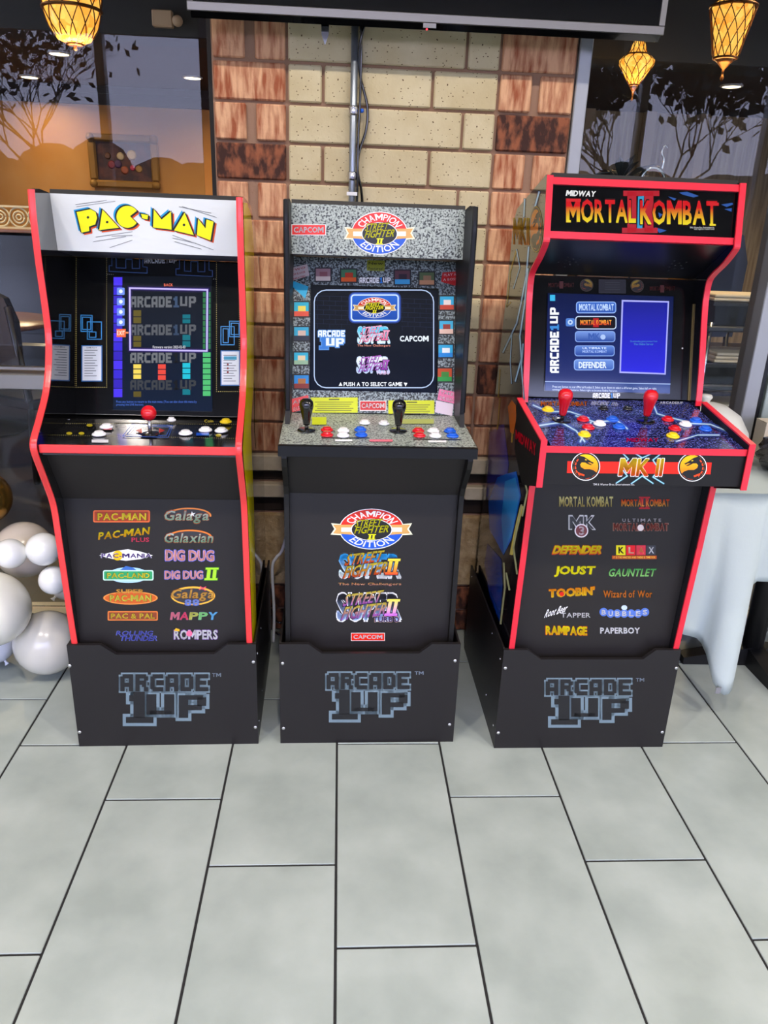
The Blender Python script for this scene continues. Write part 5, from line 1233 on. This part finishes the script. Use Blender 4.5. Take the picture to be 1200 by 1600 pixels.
bo = empty('booth_bench', (-2.9, 6.75, 0)); tag(bo, 'long black booth bench behind the round table', 'bench')
MB().box(-1.6, 1.15, .12, .3, 0, 1.27, .02).build('backrest', blk, bo); MB().box(-1.6, 1.15, -.4, .12, .12, .46, .02).build('seat', blk, bo); MB().box(-1.6, 1.15, -.34, .12, 0, .12).build('plinth', dk, bo)
MB().box(-1.6, 1.15, .1, .32, 1.27, 1.30, .006).build('top_rail', wood, bo)
sc = empty('filigree_screen', (-2.5, 6.97, 1.3)); tag(sc, 'cream carved filigree screen on top of the booth bench', 'screen')
ivory = mat('ivory_carving', 'cdbf9e', .7)
for i in range(5):
    for k, r in ((0, .075), (1, .045), (2, .02)):
        x = -.3+i*.15; pts = [(x+r*math.cos(a*PI/10), 0, .09+r*math.sin(a*PI/10)) for a in range(21)]; MB().tube(pts, .008, 5).build('carved_ring', ivory, sc)
MB().box(-.4, .4, -.015, .015, 0, .015).build('base_rail', ivory, sc); MB().box(-.4, .4, -.015, .015, .165, .18).build('top_rail', ivory, sc)
# right hand side behind the glass
def cart():
    t = empty('service_cart', (2.33, 4.5, 0)); tag(t, 'wheeled service cart stacked with black tubs behind the right window', 'cart')
    gm = mat('grey_cart_plastic', '3c3c40', .45)
    for z in (.30, .62, .95): MB().box(-.27, .27, -.2, .2, z, z+.03, .006).build('shelf', gm, t)
    for x in (-.25, .25):
        for y in (-.18, .18): MB().tube([(x, y, .12), (x, y, 1.0)], .014, 8).build('post', chrome, t)
    for x in (-.22, .22):
        for y in (-.15, .15):
            w = MB().lathe([(.045, -.012), (.06, -.01), (.06, .01), (.045, .012)], 18, (x, y, .062), (0, 1, 0)).build('wheel', black_pl, t)
            MB().lathe([(.03, -.013), (.03, .013)], 12, (x, y, .062), (0, 1, 0)).build('hub', chrome, w)
            MB().box(x-.01, x+.01, y-.02, y+.02, .11, .30).build('fork', chrome, t)
    return t
cart()
def tub(loc, sx, sy, h, m, label, cat='tub'):
    t = empty('storage_tub', loc); tag(t, label, cat, 'tubs and linens on the service cart')
    o = [(-sx, -sy), (sx, -sy), (sx, sy), (-sx, sy)]; vs = [(x*.88, y*.88, 0) for x, y in o]+[(x, y, h) for x, y in o]+[(x*.93, y*.93, h) for x, y in o]+[(x*.82, y*.82, .012) for x, y in o]
    fs = [(3, 2, 1, 0)]+[(i, (i+1) % 4, (i+1) % 4+4, i+4) for i in range(4)]+[(i+4, (i+1) % 4+4, (i+1) % 4+8, i+8) for i in range(4)]+[(i+8, (i+1) % 4+8, (i+1) % 4+12, i+12) for i in range(4)]+[(12, 13, 14, 15)]
    MB().add(vs, fs).build('body', m, t); MB().box(-sx-.012, sx+.012, -sy-.012, -sy, h-.02, h).build('lip', m, t); return t
tubm = mat('black_tub', '262220', .45); cush = mat('ivory_linen')
tub((2.33, 4.5, .98), .25, .18, .13, tubm, 'black tub on the top shelf of the service cart')
tub((2.33, 4.5, .65), .25, .18, .12, tubm, 'black tub on the middle shelf of the service cart')
tub((2.33, 4.5, .33), .25, .18, .16, tubm, 'black tub on the lowest shelf of the service cart')
def linen(loc, sx, sy, n, label):
    t = empty('folded_linen', loc); tag(t, label, 'linen', 'folded linens on the service cart')
    for k in range(n): MB().box(-sx+.004*k, sx-.006*(k % 2), -sy, sy-.005*k, k*.02, k*.02+.0185, .006).build('fold', cush, t)
linen((2.28, 4.47, 1.112), .2, .13, 2, 'folded cream linen heaped on the upper black tub')
linen((2.36, 4.47, .772), .22, .14, 3, 'folded cream linen stacked on the middle black tub')
linen((2.30, 4.47, .492), .19, .13, 2, 'folded cream linen on the lowest black tub')
ch = chair((2.62, 5.2, 0), .2, 'navy covered chair with tall rounded back behind the service cart', navy, navy)
for o in ch.children:
    if o.name.startswith('backrest'): o.scale = (1.15, 1.6, 1.48); o.location.z = -.05; o.location.y = -.12
# sideboard with plant and silver ornament, seen over the crimson framed cabinet
sb = empty('sideboard', (1.12, 3.22, 0)); tag(sb, 'tall dark wooden sideboard behind the right window', 'sideboard')
MB().box(-.21, .21, -.14, .14, .04, 1.56, .004).build('body', dk, sb); MB().box(-.225, .225, -.16, .16, 1.56, 1.585, .004).build('top', wood, sb); MB().box(-.2, .2, -.12, .12, 0, .04).build('plinth', dk, sb)
for s in (-1, 1):
    dr = MB().box(min(0.004*s, s*.205), max(.004*s, s*.205), -.152, -.141, .08, 1.52, .003).build('door', wood, sb); MB().tube([(s*.03, -.165, .8), (s*.03, -.165, .92)], .006, 8).build('handle', brass, dr)
pl = empty('potted_plant', (1.075, 3.2, 1.585)); tag(pl, 'dark leaved potted plant on the sideboard', 'plant')
MB().lathe([(.03, 0), (.04, .05), (.045, .06), (.035, .06), (.03, .05)], 18).build('pot', mat('silver_pot', 'b8b4ac', .2, .9), pl)
leafm = mat('dark_leaf', '1c2018', .4)
for k in range(11):
    a = k*2.4; L_ = .09+.03*(k % 3); el = .3+.22*(k % 4); d = Vector((math.cos(a)*math.cos(el), math.sin(a)*math.cos(el), math.sin(el))); w = Vector((-math.sin(a), math.cos(a), 0))*.02; o = Vector((0, 0, .055)); m1 = o+d*L_*.5+Vector((0, 0, .012)); e = o+d*L_-Vector((0, 0, .012)); up_ = Vector((0, 0, .002))
    vs = [o, m1-w, e, m1+w, o-up_, m1-w-up_, e-up_, m1+w-up_]
    MB().add([v[:] for v in vs], [(0, 1, 2, 3), (7, 6, 5, 4), (0, 4, 5, 1), (1, 5, 6, 2), (2, 6, 7, 3), (3, 7, 4, 0)]).build('leaf', leafm, pl)
orn = empty('swan_ornament', (1.195, 3.18, 1.585)); tag(orn, 'silver swan necked ornament with a ring body on the sideboard', 'ornament')
silver = mat('polished_silver', 'cfc8bc', .12, 1)
MB().lathe([(.035, 0), (.036, .006), (.015, .012), (.01, .02)], 20, (0, 0, 0)).build('foot', silver, orn)
MB().tube([(.045*math.cos(a*PI/14), 0, .062+.045*math.sin(a*PI/14)) for a in range(29)], .010, 8).build('ring_body', silver, orn)
MB().tube(smooth_curve([(.03, 0, .1), (.035, 0, .135), (.022, 0, .16), (.03, 0, .185), (.042, 0, .178)], 5), .006, 8, taper=.003).build('neck', silver, orn)

# ------------------------------------------------------------------ outdoors behind the room: what the panes reflect
tag(MB().box(-30, 30, -40, -3.12, -.3, -.12).build('ground', mat('wet_asphalt', '24262a', .7, var=(1, '30332e', .3, .7))), kind='structure')
bark = mat('dark_bark', '1c1614', .9); tl = mat('dusk_leaf', '1e2a1c', .8)
def tree(loc, h, seed, label, leafy):
    rnd = random.Random(seed); t = empty('tree', loc); tag(t, label, 'tree', 'trees outside the rear glazing')
    w = MB(); tips = []
    def grow(p, d, L, r, k):
        q = p+d*L*.5+Vector((rnd.uniform(-1, 1), rnd.uniform(-1, 1), 0))*L*.05; e = p+d*L
        w.tube([p, q, e], r, 5 if k < 2 else 3, taper=r*.62)
        if k >= 7: tips.append(e); return
        for _ in range(3 if k < 5 else 2):
            nd = (d+Vector((rnd.uniform(-1, 1), rnd.uniform(-1, 1), rnd.uniform(-.25, .75)))*.72).normalized()
            grow(e, nd, L*rnd.uniform(.62, .84), r*.62, k+1)
    grow(Vector((0, 0, -.2)), Vector((rnd.uniform(-.1, .1), 0, 1)).normalized(), h*.24, h*.012, 0)
    w.build('trunk_and_branches', bark, t)
    lf = MB()
    for e in tips:
        for _ in range(leafy):
            c = e+Vector((rnd.gauss(0, .22), rnd.gauss(0, .22), rnd.gauss(0, .2))); a = Vector((rnd.uniform(-1, 1), rnd.uniform(-1, 1), rnd.uniform(-1, 1))).normalized()*.09; b = a.orthogonal().normalized()*.05
            lf.add([(c-a)[:], (c+b)[:], (c+a)[:], (c-b)[:]], [(0, 1, 2, 3)])
    o = lf.build('foliage', tl, t); o['kind'] = 'stuff'
    return t
for loc_, h_, sd, lab_, lv in (((-4.3, -9.0, -.12), 6.0, 1, 'bare branched tree outside on the left', 1), ((-10.2, -11, -.12), 7.0, 2, 'tall bare tree outside on the far left', 1), ((.2, -14.2, -.12), 5.6, 3, 'bare tree outside in the middle', 1),
                               ((5.4, -8.5, -.12), 5.6, 4, 'leafy tree outside on the right', 3), ((10.6, -9.5, -.12), 6.2, 5, 'dense leafy tree outside on the far right', 4)):
    tree(loc_, h_, sd, lab_, lv)
# a clipped evergreen screen closes the view behind the trees
hr = random.Random(11); ever = mat('dark_hedge', '141b15', .9, var=(3, '222b1e', .35, .65)); mb = MB()
for i in range(60):
    x = -26+i*.88+hr.uniform(-.3, .3); h = hr.uniform(2.3, 3.4); y = -19+hr.uniform(-.5, .5); r = hr.uniform(1.0, 1.4)
    mb.lathe([(r*.7, -.12), (r*.95, h*.2), (r*1.05, h*.5), (r*.9, h*.75), (r*.6, h*.92), (r*.2, h)], 9, (x, y, 0), None, False)
tag(mb.build('evergreen_screen', ever), 'dense dark evergreen screen outside behind the trees', 'hedge', kind='stuff')
